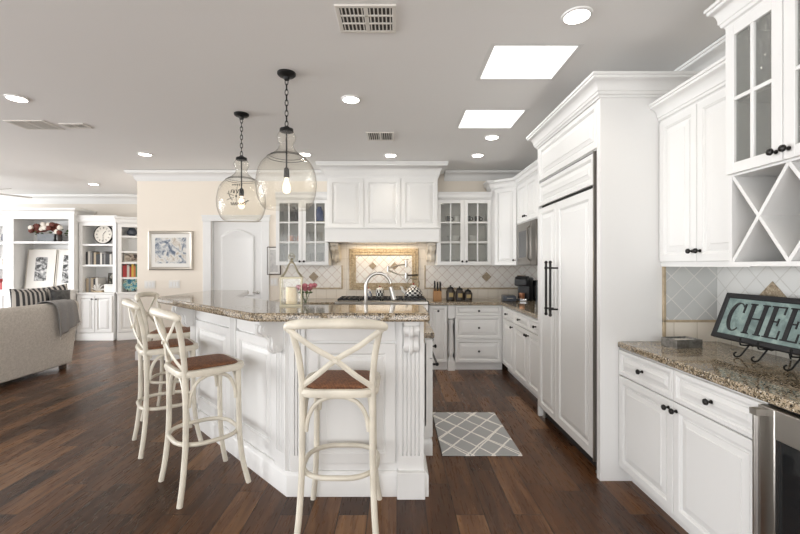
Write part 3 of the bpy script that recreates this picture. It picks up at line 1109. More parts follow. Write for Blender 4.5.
t = MB().prism([(0.425, BY - 0.03), (BX - 0.03, BY - 0.03), (BX - 0.03, 3.863), (XR - 0.001, 3.863), (XR - 0.001, YB - 0.001), (0.425, YB - 0.001)], 0.873, 0.914).build('countertop', GRAN, bevel=0.008)
tag(t, 'L-shaped granite countertop right of the range carrying the coffee machine', 'countertop')
t = MB().prism([(-1.72, BY - 0.03), (-0.835, BY - 0.03), (-0.835, YB - 0.001), (-1.72, YB - 0.001)], 0.873, 0.914).build('countertop', GRAN, bevel=0.008)
tag(t, 'short granite countertop left of the range behind the island', 'countertop')

# back splash
mb = MB().box(-1.72, XR - 0.011, YB - 0.006, YB - 0.0005, 0.914, 1.404).box(-0.955, 0.558, YB - 0.006, YB - 0.0005, 1.404, 1.72)
struct(mb.build('trim_12', TILE_S))
struct(MB().box(-1.70, -0.825, YB - 0.011, YB - 0.0055, 1.075, 1.404).build('trim_13', TILE_D))
struct(MB().box(0.425, XR - 0.012, YB - 0.011, YB - 0.0055, 1.075, 1.404).build('trim_14', TILE_D))
mb = MB().box(-1.70, -0.805, YB - 0.02, YB - 0.0055, 1.055, 1.075).box(-0.825, -0.805, YB - 0.02, YB - 0.0055, 1.075, 1.404)
struct(mb.build('trim_15', BEIGE, bevel=0.003))
mb = MB().box(0.405, XR - 0.012, YB - 0.02, YB - 0.0055, 1.055, 1.075).box(0.405, 0.425, YB - 0.02, YB - 0.0055, 1.075, 1.404)
struct(mb.build('trim_16', BEIGE, bevel=0.003))
struct(MB().box(XR - 0.012, XR - 0.0005, 3.95, YB - 0.011, 0.914, 1.42).build('trim_17', TILE_DR))
t = T('tile_medallion', 'framed white tile medallion with carved beige border above the range', 'tile panel', (-0.195, YB - 0.006, 1.345), 0)
MB().box(-0.415, 0.415, -0.006, 0, -0.20, 0.205).build('tile_field', TILE_M, t)
mb = MB().rings(-0.515, 0.515, -0.305, 0.31, [(0, 0), (0, -0.016), (0.008, -0.022), (0.022, -0.016), (0.03, -0.014), (0.07, -0.014), (0.078, -0.018), (0.088, -0.022), (0.1, -0.016), (0.1, -0.004)])
mb.f.pop()
mb.m.pop()
mb.build('carved_border', ORNATE, t)
mb = MB()
for i in range(26):
    for zc in (-0.255, 0.26):
        mb.ball((-0.455 + i * 0.0364, -0.014, zc), 0.016, 8, 5, (1, 0.6, 1))
for i in range(1, 13):
    for xc in (-0.465, 0.465):
        mb.ball((xc, -0.014, -0.255 + i * 0.0396), 0.016, 8, 5, (1, 0.6, 1))
mb.build('bead_row', ORNATE, t)
for xc in (-0.165, 0.158):
    r = 0.058
    MB().prism([(xc - r, 0.05), (xc, 0.05 - r), (xc + r, 0.05), (xc, 0.05 + r)], -0.011, -0.004, 'y').build('accent_tile', ACCENT, t)
for xc, lb in ((-1.235, 'brown stone diamond accent tile in the backsplash left of the range'), (1.325, 'brown stone diamond accent tile in the backsplash above the canisters')):
    r = 0.074
    tag(MB().prism([(xc - r, 1.235), (xc, 1.235 - r), (xc + r, 1.235), (xc, 1.235 + r)], YB - 0.017, YB - 0.010, 'y').build('accent_tile', ACCENT, bevel=0.002), lb, 'tile')

# upper glass cabinets on the back wall
UY = 5.76
UD = YB - UY - 0.001


def glass_upper(x0, x1, label):
    t = T('glass_door_cabinet', label, 'cabinet', (x0, UY, 0), 0)
    W = x1 - x0
    hollow(t, W, UD, 1.405, 2.36, (1.72, 2.02))
    h = W / 2
    glass_front(t, 0.004, h - 0.002, 1.41, 2.325, 2, 3, [(h - 0.03, 1.46)])
    glass_front(t, h + 0.002, W - 0.004, 1.41, 2.325, 2, 3, [(h + 0.03, 1.46)])
    MB().sweep([(0, 0), (W, 0)], crown_prof(2.33, 2.43, 0.05, 0.02)).build('crown', WHITE, t)
    MB().box(0, W, -0.02, UD, 2.36, 2.432).build('cap', WHITE, t)
    return t


glass_upper(-1.70, -0.958, 'white glass-door cabinet left of the range hood')
glass_upper(0.560, 1.322, 'white glass-door cabinet right of the range hood')

# hood cabinet
HY = 5.60
t = T('range_hood_cabinet', 'white range hood cabinet with three raised panel doors and crown up to the ceiling', 'range hood', (-0.956, HY, 0), 0)
W = 1.512
D = YB - HY - 0.001
MB().box(0, W, 0, D, 1.90, 2.62).build('body', WHITE, t)
for i in range(3):
    front(t, 'door', 0.015 + i * W / 3 + (0.0 if i else 0.01), (i + 1) * W / 3 - 0.008, 1.925, 2.585, sw=0.06)
MB().sweep([(0, D - 0.12), (0, 0), (W, 0), (W, D - 0.12)], crown_prof(2.60, 2.796, 0.13)).build('crown', WHITE, t)
mb = MB().box(-0.02, W + 0.02, -0.045, 0.15, 1.735, 1.905).box(-0.03, W + 0.03, -0.055, 0.15, 1.905, 1.922).box(-0.026, W + 0.026, -0.051, 0.15, 1.722, 1.735).box(0, W, 0.15, D, 1.73, 1.90)
mb.build('mantel', WHITE, t, bevel=0.003)


def corbel_mesh(width, height, depth, y0=0.0):
    """scroll bracket hanging down from z=0, standing on wall plane y=y0, projecting to -y, centred on x"""
    pts = []
    ctrl = [(0, 0), (1.0, 0), (1.0, -0.12), (0.92, -0.17), (0.97, -0.27), (0.93, -0.38), (0.78, -0.45), (0.60, -0.47), (0.48, -0.56), (0.44, -0.68), (0.46, -0.80), (0.40, -0.92), (0.24, -1.0), (0.08, -0.97), (0, -0.90)]
    sm = [ctrl[0], ctrl[1], ctrl[2]] + [(p.x, p.y) for p in spline([(a, b, 0) for a, b in ctrl[3:]], 4)]
    poly = [(y0 - p[0] * depth, p[1] * height) for p in sm]
    mb = MB().prism(poly, -width / 2, width / 2, 'x')
    # scroll discs and a raised leaf rib
    mb.prism([(y0 - (0.74 * depth) + 0.12 * depth * math.cos(a * PI / 8), -0.27 * height + 0.09 * height * math.sin(a * PI / 8)) for a in range(16)], -width / 2 - 0.006, width / 2 + 0.006, 'x')
    mb.prism([(y0 - (0.22 * depth) + 0.11 * depth * math.cos(a * PI / 8), -0.85 * height + 0.075 * height * math.sin(a * PI / 8)) for a in range(16)], -width / 2 - 0.006, width / 2 + 0.006, 'x')
    rib = [(0, y0 - (p[0] * depth + 0.008), p[1] * height) for p in sm[3:-3]]
    mb.tube(rib, width * 0.16, 6)
    return mb


mb = corbel_mesh(0.11, 0.26, 0.28, D - 0.14)
for xc in (0.065, W - 0.065):
    m2 = MB()
    m2.v = [(x + xc, y + 0.13, z + 1.722) for x, y, z in mb.v]
    m2.f = [list(f) for f in mb.f]
    m2.m = list(mb.m)
    m2.build('corbel', CORBELB, t)
MB().box(0.3, W - 0.3, 0.05, D - 0.1, 1.715, 1.722).build('vent_insert', STEEL, t)
hl = bpy.data.lights.new('hood_lamp', 'AREA')
hl.shape = 'RECTANGLE'
hl.size = 0.9
hl.size_y = 0.2
hl.energy = 2.8
hl.color = (1.0, 0.80, 0.55)
ho = bpy.data.objects.new('hood_lamp', hl)
ho.location = (W / 2, 0.3, 1.71)
ho.parent = t
COL.objects.link(ho)

# corner cabinet (angled) and microwave cabinet
t = T('corner_cabinet', 'tall white angled corner cabinet between the glass-door cabinet and the microwave', 'cabinet', (0, 0, 0), 0)
c0, c1 = (1.375, UY), (1.635, 5.545)
MB().prism([(1.325, UY + 0.005), (c0[0], c0[1]), (c1[0], c1[1]), (XR - 0.001, 5.545), (XR - 0.001, YB - 0.001), (1.325, YB - 0.001)], 1.405, 2.50).build('body', WHITE, t)
ang = math.atan2(c1[1] - c0[1], c1[0] - c0[0])
L = math.hypot(c1[0] - c0[0], c1[1] - c0[1])
dmb = MB().panel(0.012, L - 0.012, 1.410, 2.46, 0.0, 0.02, 0.05)
M = Matrix.Translation((c0[0], c0[1], 0)) @ Matrix.Rotation(ang, 4, 'Z')
dmb.v = [tuple(M @ Vector(v)) for v in dmb.v]
dd = dmb.build('door', WHITE, t, angle=6)
kmb = MB().lathe([(0.009, 0), (0.005, -0.006), (0.005, -0.016), (0.0155, -0.026), (0.0135, -0.034), (0.0005, -0.039)], (L - 0.045, -0.02, 1.475), 'y', 12)
kmb.v = [tuple(M @ Vector(v)) for v in kmb.v]
kmb.build('knob', BLACK, dd)
MB().sweep([(1.325, YB - 0.13), (1.325, UY), c0, c1], crown_prof(2.47, 2.585, 0.075, 0.02)).build('crown', WHITE, t)
MB().prism([(1.29, UY - 0.03), (1.37, UY - 0.03), (1.62, 5.548), (XR - 0.001, 5.548), (XR - 0.001, YB - 0.001), (1.29, YB - 0.001)], 2.55, 2.586).build('cap', WHITE, t)

t = T('upper_cabinet', 'white two door upper cabinet above the microwave', 'cabinet', (1.635, 5.525, 0), RW)
W = 5.525 - 3.865
W2 = 0.76
D = XR - 1.635 - 0.001
MB().box(0, W, 0, D, 1.955, 2.50).build('body', WHITE, t)
for i in range(2):
    a = i * W2 / 2
    front(t, 'door', a + 0.004, a + W2 / 2 - 0.002, 1.965, 2.46, [(W2 / 2 + (-0.03 if i == 0 else 0.03), 2.025)])
for i in range(2):
    a = W2 + i * (W - W2) / 2
    front(t, 'door', a + 0.004, a + (W - W2) / 2 - 0.002, 1.965, 2.46)
MB().sweep([(0, 0), (W, 0)], crown_prof(2.47, 2.585, 0.075, 0.02)).build('crown', WHITE, t)
MB().box(0, W, -0.04, D, 2.50, 2.586).build('cap', WHITE, t)

t = T('microwave', 'stainless steel microwave oven below the upper cabinet in the corner', 'microwave', (1.635, 5.515, 1.405), RW)
MB().box(0, 0.75, 0.02, D, 0, 0.545).build('body', BLACKP, t)
mb = MB().box(0.002, 0.56, -0.02, 0.018, 0.002, 0.543)
dr = mb.build('door', STEELD, t, bevel=0.006)
MB().box(0.09, 0.46, -0.024, -0.015, 0.10, 0.44).build('window', DARKGL, dr)
MB().tube([(0.535, -0.02, 0.06), (0.535, -0.055, 0.09), (0.535, -0.055, 0.45), (0.535, -0.02, 0.48)], 0.010).build('handle', STEELD, dr)
MB().box(0.565, 0.748, -0.018, 0.018, 0.002, 0.543).build('control_panel', STEELD, t, bevel=0.004)

# ------------------------------------------------------------------ range with kettle, canisters and pot filler
t = T('range', 'stainless steel gas range with black grates below the hood', 'range', (-0.83, 5.44, 0), 0)
W = 1.25
D = YB - 5.44 - 0.012
MB().box(0.003, W - 0.003, 0.03, D, 0.08, 0.885).build('body', STEEL, t)
MB().box(0.003, W - 0.003, 0.0, D, 0.885, 0.925).build('cooktop', STEEL, t, bevel=0.006)
MB().box(0.003, W - 0.003, -0.02, 0.03, 0.78, 0.884).build('control_panel', STEEL, t, bevel=0.006)
dr = MB().box(0.02, W * 0.6, 0.0, 0.03, 0.15, 0.76).build('oven_door', STEEL, t, bevel=0.004)
MB().tube([(0.06, -0.04, 0.70), (W * 0.6 - 0.04, -0.04, 0.70)], 0.012).build('handle', STEEL, dr)
dr = MB().box(W * 0.61, W - 0.02, 0.0, 0.03, 0.15, 0.76).build('oven_door', STEEL, t, bevel=0.004)
MB().tube([(W * 0.61 + 0.04, -0.04, 0.70), (W - 0.06, -0.04, 0.70)], 0.012).build('handle', STEEL, dr)
for i in range(8):
    MB().lathe([(0.022, -0.02), (0.022, -0.04), (0.018, -0.055), (0.001, -0.056)], (0.1 + i * 0.15, 0, 0.83), 'y', 12).build('control_knob', BLACKP, t)
for i in range(4):
    mb = MB()
    a, b = 0.03 + i * 0.30, 0.03 + i * 0.30 + 0.288
    for yy in (0.07, 0.30, 0.56):
        mb.box(a, b, yy, yy + 0.014, 0.936, 0.955)
    for k in range(5):
        xx = a + (b - a - 0.014) * k / 4
        mb.box(xx, xx + 0.014, 0.07, 0.574, 0.938, 0.957)
    for xx in (a, b - 0.014):
        for yy in (0.07, 0.56):
            mb.box(xx, xx + 0.014, yy, yy + 0.014, 0.925, 0.94)
    mb.build('grate', BLACKP, t)

kx, ky, kz = 0.235, 5.84, 0.957
t = T('tea_kettle', 'black and white checkered tea kettle standing on the range', 'kettle', (kx, ky, kz), 0)
prof = [(0.085, 0), (0.122, 0.018), (0.128, 0.045), (0.118, 0.075), (0.098, 0.105), (0.072, 0.130), (0.045, 0.145)]
MB().lathe(prof, seg=20, matfn=lambda i, k: (i + k) % 2).build('pot', [PORC, CHK_K], t, angle=60)
l_ = MB().lathe([(0.046, 0.144), (0.04, 0.158), (0.02, 0.168), (0.001, 0.17)], seg=16).build('lid', PORC, t)
MB().ball((0, 0, 0.182), 0.014).build('lid_knob', REDK, l_)
MB().tube(spline([(-0.11, 0, 0.05), (-0.15, 0, 0.09), (-0.165, 0, 0.13), (-0.19, 0, 0.145)]), [0.022] * 8 + [0.018] * 6 + [0.012] * 5, 10).build('spout', PORC, t)
mb = MB().tube(spline([(-0.07, 0, 0.13), (-0.085, 0, 0.20), (-0.04, 0, 0.262), (0.04, 0, 0.262), (0.085, 0, 0.20), (0.07, 0, 0.13)]), 0.006)
mb.tube([(-0.05, 0, 0.264), (0.05, 0, 0.264)], 0.011)
mb.build('handle', BRASS, t)


def canister(loc, sc, label, mm):
    t = T('sugar_jar', label, 'jar', loc, 0)
    s = sc
    MB().lathe([(0.045 * s, 0), (0.052 * s, 0.01 * s), (0.054 * s, 0.05 * s), (0.05 * s, 0.085 * s), (0.04 * s, 0.09 * s)], seg=16, matfn=mm).build('pot', [PORC, BLUE, CHK_K], t, angle=60)
    l = MB().lathe([(0.045 * s, 0.09 * s), (0.042 * s, 0.102 * s), (0.02 * s, 0.116 * s), (0.001, 0.118 * s)], seg=16).build('lid', PORC, t)
    MB().ball((0, 0, 0.126 * s), 0.010 * s).build('lid_knob', REDK, l)


canister((-0.41, 5.85, kz), 1.0, 'small white and blue lidded jar on the range', lambda i, k: 1 if (i + k) % 3 == 0 else 0)
canister((-0.245, 5.85, kz), 1.15, 'small checkered lidded jar with red knob on the range', lambda i, k: 2 if (i + k) % 2 == 0 else 0)

t = T('pot_filler', 'wall-mounted folding pot filler faucet above the range', 'faucet', (0.135, YB - 0.012, 1.245), 0)
MB().lathe([(0.036, 0), (0.036, -0.012), (0.016, -0.016), (0.016, -0.06)], (0, 0, 0), 'y', 16).build('flange', NICKEL, t)
MB().tube(spline([(0, -0.06, 0.02), (-0.09, -0.07, 0.022), (-0.18, -0.085, 0.05), (-0.265, -0.09, 0.095)]), 0.0095).lathe([(0.020, -0.04), (0.022, 0.0), (0.018, 0.05)], (0, -0.06, 0), seg=12).build('lower_arm', NICKEL, t)
mb = MB().tube(spline([(-0.265, -0.09, 0.115), (-0.20, -0.095, 0.135), (-0.10, -0.10, 0.165), (0.0, -0.10, 0.17)]), 0.0095)
mb.lathe([(0.016, 0.065), (0.018, 0.10), (0.016, 0.15)], (-0.265, -0.09, 0.0), seg=12)
mb.lathe([(0.018, -0.035), (0.018, 0.06)], (0.0, -0.10, 0.17), seg=12)
mb.build('upper_arm', NICKEL, t)
MB().tube([(-0.06, -0.10, 0.245), (0.03, -0.10, 0.245)], 0.006).tube([(0, -0.10, 0.23), (0, -0.10, 0.25)], 0.008).build('handle', NICKEL, t)
MB().tube([(0.02, -0.06, 0.015), (0.18, -0.06, 0.018)], 0.010).build('valve_lever', BLACK, t)

# ------------------------------------------------------------------ small things on the back counter
CZ = 0.914
t = T('knife_block', 'wooden knife block with black handled knives beside the range', 'knife block', (0.565, 5.75, CZ), 0)
MB().prism([(-0.07, 0), (0.07, 0), (0.07, 0.11), (-0.03, 0.165), (-0.07, 0.12)], -0.055, 0.055, 'x').build('block', BLOCK, t, bevel=0.004)
for i in range(3):
    for j in range(3):
        x = -0.038 + 0.038 * i
        y = -0.045 + 0.03 * j
        z = 0.125 + 0.012 * j
        MB().tube([(x, y, z), (x, y - 0.028, z + 0.10 + 0.012 * ((i + j) % 3))], 0.0105, 8).build('knife_handle', BLACKP, t)

for i, (xp, yy) in enumerate(((450.5, 5.74), (459.5, 5.74), (468, 5.74))):
    x = (xp - 397) * yy / F
    lb = ['left one', 'middle one', 'right one'][i]
    t = T('glass_canister', 'dark filled glass canister with tan label, %s of three beside the knife block' % lb, 'canister', (x, yy, CZ), 0, 'three dark glass canisters on the back counter')
    hh = (0.18, 0.165, 0.14)[i]
    MB().lathe([(0.05, 0), (0.06, 0.006), (0.061, hh * 0.7), (0.05, hh * 0.84), (0.042, hh * 0.88), (0.042, hh * 0.9)], seg=20).build('jar', COFFEE, t)
    MB().box(-0.03, 0.03, -0.064, -0.055, hh * 0.28, hh * 0.62).build('jar_label', SAND, t)
    l = MB().lathe([(0.046, hh * 0.9), (0.046, hh * 0.95), (0.03, hh * 1.05), (0.001, hh * 1.08)], seg=18).build('lid', IRON, t)
    MB().ball((0, 0, hh * 1.13), 0.012).build('lid_knob', IRON, l)

t = T('coffee_machine', 'black capsule coffee machine on the corner counter', 'coffee machine', (1.77, 5.72, CZ), R(-35))
MB().box(-0.085, 0.085, -0.02, 0.18, 0, 0.32).build('housing', BLACKP, t, bevel=0.02, seg=3)
MB().prism([(-0.15, 0.215), (-0.02, 0.20), (-0.02, 0.345), (-0.11, 0.335), (-0.15, 0.30)], -0.085, 0.085, 'x').build('brew_head', BLACKP, t, bevel=0.012, seg=3)
MB().tube([(-0.06, -0.1, 0.355), (0.06, -0.1, 0.355)], 0.012).build('lever', CHROME, t)
MB().box(-0.085, 0.085, -0.15, -0.02, 0, 0.035).build('drip_tray', CHROME, t, bevel=0.006)
MB().lathe([(0.03, 0.036), (0.038, 0.05), (0.04, 0.11)], (0, -0.085, 0), seg=14).build('cup', COPPER, t)
MB().lathe([(0.055, 0), (0.055, 0.28), (0.05, 0.285)], (0.155, 0.09, 0.0), seg=16).build('water_tank', DARKGL, t)
t = T('pod_drawer', 'slate coloured coffee pod drawer in front of the coffee machine', 'drawer box', (1.545, 5.66, CZ), R(-8))
MB().box(-0.085, 0.085, -0.1, 0.16, 0, 0.075).build('case', SLATE, t, bevel=0.006)
d_ = MB().box(-0.078, 0.078, -0.108, -0.098, 0.008, 0.066).build('drawer', SLATE, t, bevel=0.003)
MB().tube([(-0.04, -0.108, 0.045), (-0.04, -0.122, 0.045), (0.04, -0.122, 0.045), (0.04, -0.108, 0.045)], 0.005).build('handle', CHROME, d_)
t = T('syrup_bottle', 'dark slim bottle beside the coffee machine', 'bottle', (1.925, 5.42, CZ), 0)
MB().lathe([(0.032, 0), (0.034, 0.01), (0.034, 0.13), (0.014, 0.17), (0.013, 0.21)], seg=16).build('bottle_body', DARKGL, t)
MB().lathe([(0.016, 0.205), (0.016, 0.235), (0.001, 0.236)], seg=12).build('cap', BLACKP, t)

# dishes in the glass cabinets


def bowl(x, y, z, r, h, mat, label, name='bowl', group=None):
    mb = MB().lathe([(r * 0.4, 0), (r * 0.45, 0.006), (r * 0.9, h * 0.7), (r, h), (r * 0.96, h), (r * 0.8, h * 0.65), (r * 0.3, 0.01), (0.001, 0.01)], seg=18)
    o = mb.build(name, mat)
    o.location = (x, y, z)
    return tag(o, label, name.split('_')[-1], group)


def mug(x, y, z, r, h, mat, label, name='mug', group=None):
    t = T(name, label, name.split('_')[-1], (x, y, z), 0, group)
    MB().lathe([(r * 0.9, 0), (r, 0.01), (r, h), (r * 0.92, h), (r * 0.9, 0.012), (0.001, 0.012)], seg=16).build('cup', mat, t)
    MB().tube(spline([(r, 0, h * 0.8), (r * 1.6, 0, h * 0.75), (r * 1.6, 0, h * 0.3), (r, 0, h * 0.2)]), 0.006, 6).build('handle', mat, t)
    return t


SH1, SH2, SH0 = 1.730, 2.030, 1.426
mug(-1.53, 5.90, SH1, 0.045, 0.10, COPPER, 'copper mug at left on the middle shelf of the left glass cabinet', 'copper_mug', 'copper mugs')
mug(-1.39, 5.90, SH1, 0.045, 0.10, COPPER, 'copper mug second from left on the middle shelf of the left glass cabinet', 'copper_mug', 'copper mugs')
for i, x in enumerate((-1.50, -1.40, -1.12)):
    mb = MB().lathe([(0.05, 0), (0.065, 0.02), (0.06, 0.15), (0.03, 0.2), (0.032, 0.22)], seg=16)
    o = mb.build('vase', DARKGL if i < 2 else BLUE)
    o.location = (x, 5.92, SH2)
    tag(o, ['dark vase at far left on the top shelf of the left glass cabinet', 'dark vase second from left on the top shelf of the left glass cabinet', 'cobalt blue vase on the top shelf of the left glass cabinet'][i], 'vase')
for i, x in enumerate((-1.24, -1.12, -1.22, -1.10)):
    z = SH1 if i < 2 else SH0
    o = MB().lathe([(0.033, 0.002), (0.037, 0.06), (0.040, 0.16), (0.037, 0.16), (0.033, 0.012), (0.001, 0.012)], seg=14).build('tumbler', LGLASS)
    o.location = (x, 5.92, z)
    tag(o, 'clear tumbler on the %s of the %s shelf of the left glass cabinet' % (('left', 'right')[i % 2], ('middle', 'bottom')[i // 2]), 'glass', 'clear tumblers')
bowl(0.82, 5.92, SH1, 0.10, 0.10, PORC, 'white bowl on the left of the middle shelf of the right glass cabinet', 'serving_bowl')
bowl(1.09, 5.92, SH1, 0.09, 0.10, PORC, 'white bowl on the right of the middle shelf of the right glass cabinet', 'serving_bowl')
for x, side in ((0.80, 'left'), (1.08, 'right')):
    for k in range(5):
        o = MB().lathe([(0.06, 0), (0.10, 0.010), (0.115, 0.014), (0.113, 0.016), (0.06, 0.006), (0.001, 0.005)], seg=20).build('plate', PORC)
        o.location = (x, 5.92, SH0 + k * 0.011)
        tag(o, 'white plate, %s from bottom of the %s stack in the right glass cabinet' % (('first', 'second', 'third', 'fourth', 'fifth')[k], side), 'plate', 'stacked white plates')
for i, x in enumerate((0.74, 0.86, 1.02, 1.16)):
    mug(x, 5.90, SH2, 0.04, 0.08, (CHK_K, PORC, CHK_K, CHK_K)[i], '%s mug, %s from left on the top shelf of the right glass cabinet' % (('black', 'white', 'black', 'black')[i], ('first', 'second', 'third', 'fourth')[i]), 'mug', 'mugs in the right glass cabinet')

# ------------------------------------------------------------------ island
HB = 1.14
t = T('kitchen_island', 'white panelled angled kitchen island with fluted posts and scroll corbels', 'kitchen island', (0, 0, 0), 0)
IYF = 2.52
foot = [(0.165, IYF), (-0.66, IYF), (-1.85, IYF + 1.19), (-1.85, 4.36), (-1.64, 4.36), (-1.42, 3.60), (-0.66, 2.76), (0.165, 2.76)]
MB().prism(foot, 0.02, HB - 0.05).build('body', WHITE, t)
# plinth along the outside
pl = [(0, 0), (0.028, 0), (0.028, 0.125), (0.02, 0.14), (0.012, 0.15), (0, 0.15)]
path = [(-1.85, 4.36), (-1.85, IYF + 1.19), (-0.66, IYF), (0.165, IYF), (0.165, 2.76)]
MB().sweep(path, pl).build('plinth', WHITE, t, bevel=0.002)
pr = [(0, HB - 0.07), (0.02, HB - 0.07), (0.03, HB - 0.052), (0, HB - 0.052)]
MB().sweep(path, pr).build('top_moulding', WHITE, t)


def fluted(width, z0, z1, n, depth=0.025):
    """post standing on plane y=0 towards -y; plain blocks top and bottom, flutes between"""
    mb = MB()
    mb.box(-width / 2, width / 2, -depth, 0, z0, z0 + 0.10)
    mb.box(-width / 2, width / 2, -depth, 0, z1 - 0.03, z1)
    poly = [(-width / 2, 0), (-width / 2, -depth)]
    m = 0.016
    fw = (width - 2 * m) / n
    for i in range(n):
        a = -width / 2 + m + i * fw + fw * 0.16
        b = -width / 2 + m + (i + 1) * fw - fw * 0.16
        for u, d_ in ((0.2, 0), (0.3, 0.013), (0.7, 0.013), (0.8, 0)):
            poly.append((a + (b - a) * u, -depth + d_))
    poly += [(width / 2, -depth), (width / 2, 0)]
    mb.prism(poly, z0 + 0.10, z1 - 0.03)
    return mb


def place(mb, ox, oy, rot, oz=0.0):
    M = Matrix.Translation((ox, oy, oz)) @ Matrix.Rotation(rot, 4, 'Z')
    m2 = MB()
    m2.v = [tuple(M @ Vector(v)) for v in mb.v]
    m2.f = [list(f) for f in mb.f]
    m2.m = list(mb.m)
    return m2


ZB, ZT = 0.15, HB - 0.055
# front face (faces -Y): posts, panel, corbel
place(fluted(0.155, ZB, ZT, 5), 0.085, IYF, 0).build('fluted_post', WHITE, t, angle=8)
place(fluted(0.085, ZB, ZT, 3), -0.605, IYF, 0).build('fluted_post', WHITE, t, angle=8)
front(t, 'front_panel', -0.54, -0.01, 0.20, 0.93, y=IYF, sw=0.07)
MB().box(-0.54, -0.01, IYF - 0.016, IYF, 0.945, 1.075).build('apron_panel', WHITE, t, bevel=0.004)
MB().box(0.0, 0.17, IYF - 0.06, IYF + 0.0, 0.0, 0.16).build('post_foot', WHITE, t, bevel=0.004)
place(corbel_mesh(0.085, 0.20, 0.12, -0.024), 0.085, IYF, 0, HB - 0.055).build('corbel', WHITE, t)
# angled face: outward normal (-1,-1)/sqrt2 ; local x runs to the right seen from outside
AL = 1.19 * math.sqrt(2)
A0 = (-1.85, IYF + 1.19)
ra = R(-45)


def onang(mb, s, z=0.0):
    return place(mb, A0[0] + s * math.cos(ra), A0[1] + s * math.sin(ra), ra, z)


for s, wd, nf in ((AL - 0.075, 0.13, 5), (AL - 0.075 - 0.70, 0.11, 4), (0.07, 0.11, 4)):
    onang(fluted(wd, ZB, ZT, nf), s).build('fluted_post', WHITE, t, angle=8)
for s0, s1 in ((AL - 0.145 - 0.575, AL - 0.145), (0.135, AL - 0.145 - 0.70)):
    onang(MB().panel(s0, s1, 0.20, 0.93, 0, 0.02, 0.07), 0).build('side_panel', WHITE, t, angle=6)
    onang(MB().box(s0, s1, -0.016, 0, 0.945, 1.075), 0).build('apron_panel', WHITE, t, bevel=0.004)
for s in (AL - 0.075, 0.07):
    onang(corbel_mesh(0.08, 0.21, 0.155, -0.024), s, HB - 0.055).build('corbel', WHITE, t)
# outlet on far face etc
mb = MB().prism([(0.185, 2.295), (-0.80, 2.295), (-0.835, 2.31), (-2.02, 3.455), (-2.035, 3.50), (-2.0, 4.42), (-1.60, 4.43), (-1.40, 3.58), (-0.65, 2.80), (0.185, 2.80)], HB - 0.05, HB)
o = mb.build('bar_countertop', GRAN, bevel=0.014, seg=3)
tag(o, 'raised granite bar top of the island wrapping an angled corner', 'countertop')

t = T('sink_cabinet', 'white sink cabinet on the kitchen side of the island with black towel bar', 'cabinet', (0, 0, 0), 0)
MB().box(-0.62, 0.165, 2.765, 3.05, 0.10, 0.872).box(-0.62, 0.245, 3.05, 3.95, 0.10, 0.872).build('body', WHITE, t)
mb = MB().sweep([(0.10, 3.05), (0.245, 3.05), (0.245, 3.95)], [(0, 0), (0.018, 0), (0.018, 0.10), (0.006, 0.12), (0, 0.12)])
mb.box(-0.62, 0.24, 3.055, 3.95, 0, 0.10)
mb.build('plinth', WHITE, t)
pf = MB()
for z0, z1 in ((0.72, 0.86), (0.13, 0.71)):
    pm = MB().panel(-0.90, 0.0, z0, z1, 0, 0.02, 0.04)
    d_ = place(pm, 0.245, 3.95, R(90)).build('door' if z0 < 0.5 else 'drawer', WHITE, t)
    if z0 > 0.5:
        for yy in (3.13, 3.4, 3.7):
            place(MB().lathe([(0.009, 0), (0.005, -0.006), (0.005, -0.016), (0.0155, -0.026), (0.0135, -0.034), (0.0005, -0.039)], (0, 0, 0.79), 'y', 12), 0.265, yy, R(90)).build('knob', BLACK, d_)
    else:
        mb = MB().tube([(0.262, 3.12, 0.655), (0.305, 3.12, 0.655), (0.305, 3.7, 0.655), (0.262, 3.7, 0.655)], 0.009)
        for yy in (3.12, 3.7):
            mb.ball((0.305, yy, 0.655), 0.014)
        mb.build('handle', BLACK, d_)
for z in (0.84, 0.80):
    pass
place(fluted(0.11, 0.12, 0.86, 3, 0.012), 0.185, 3.05, 0).build('fluted_post', WHITE, t, angle=8)
o = MB().prism([(-0.62, 2.802), (0.19, 2.802), (0.19, 3.01), (0.275, 3.01), (0.275, 3.98), (-0.62, 3.98)], 0.873, 0.914).build('sink_countertop', GRAN, bevel=0.008)
tag(o, 'lower granite sink counter behind the raised island bar', 'countertop')

t = T('kitchen_faucet', 'brushed nickel gooseneck faucet rising behind the island bar', 'faucet', (-0.235, 3.10, 0.914), 0)
MB().lathe([(0.032, 0), (0.032, 0.012), (0.022, 0.02), (0.020, 0.09), (0.016, 0.10), (0.014, 0.16)], seg=16).build('base', NICKEL, t)
pts = [(0, 0, 0.14), (0, 0, 0.30)]
for k in range(11):
    a = PI - PI * k / 10 * 0.93
    pts.append((0.095 + 0.095 * math.cos(a), 0, 0.335 + 0.10 * math.sin(a)))
MB().tube(pts, 0.0125, 12).build('neck', NICKEL, t)
MB().tube([(0.187, 0, 0.33), (0.212, 0, 0.235)], [0.015, 0.021], 12).build('spray_head', NICKEL, t)
MB().tube([(0.015, 0, 0.07), (0.055, 0, 0.085), (0.075, 0, 0.13)], 0.007, 8).build('lever', NICKEL, t)

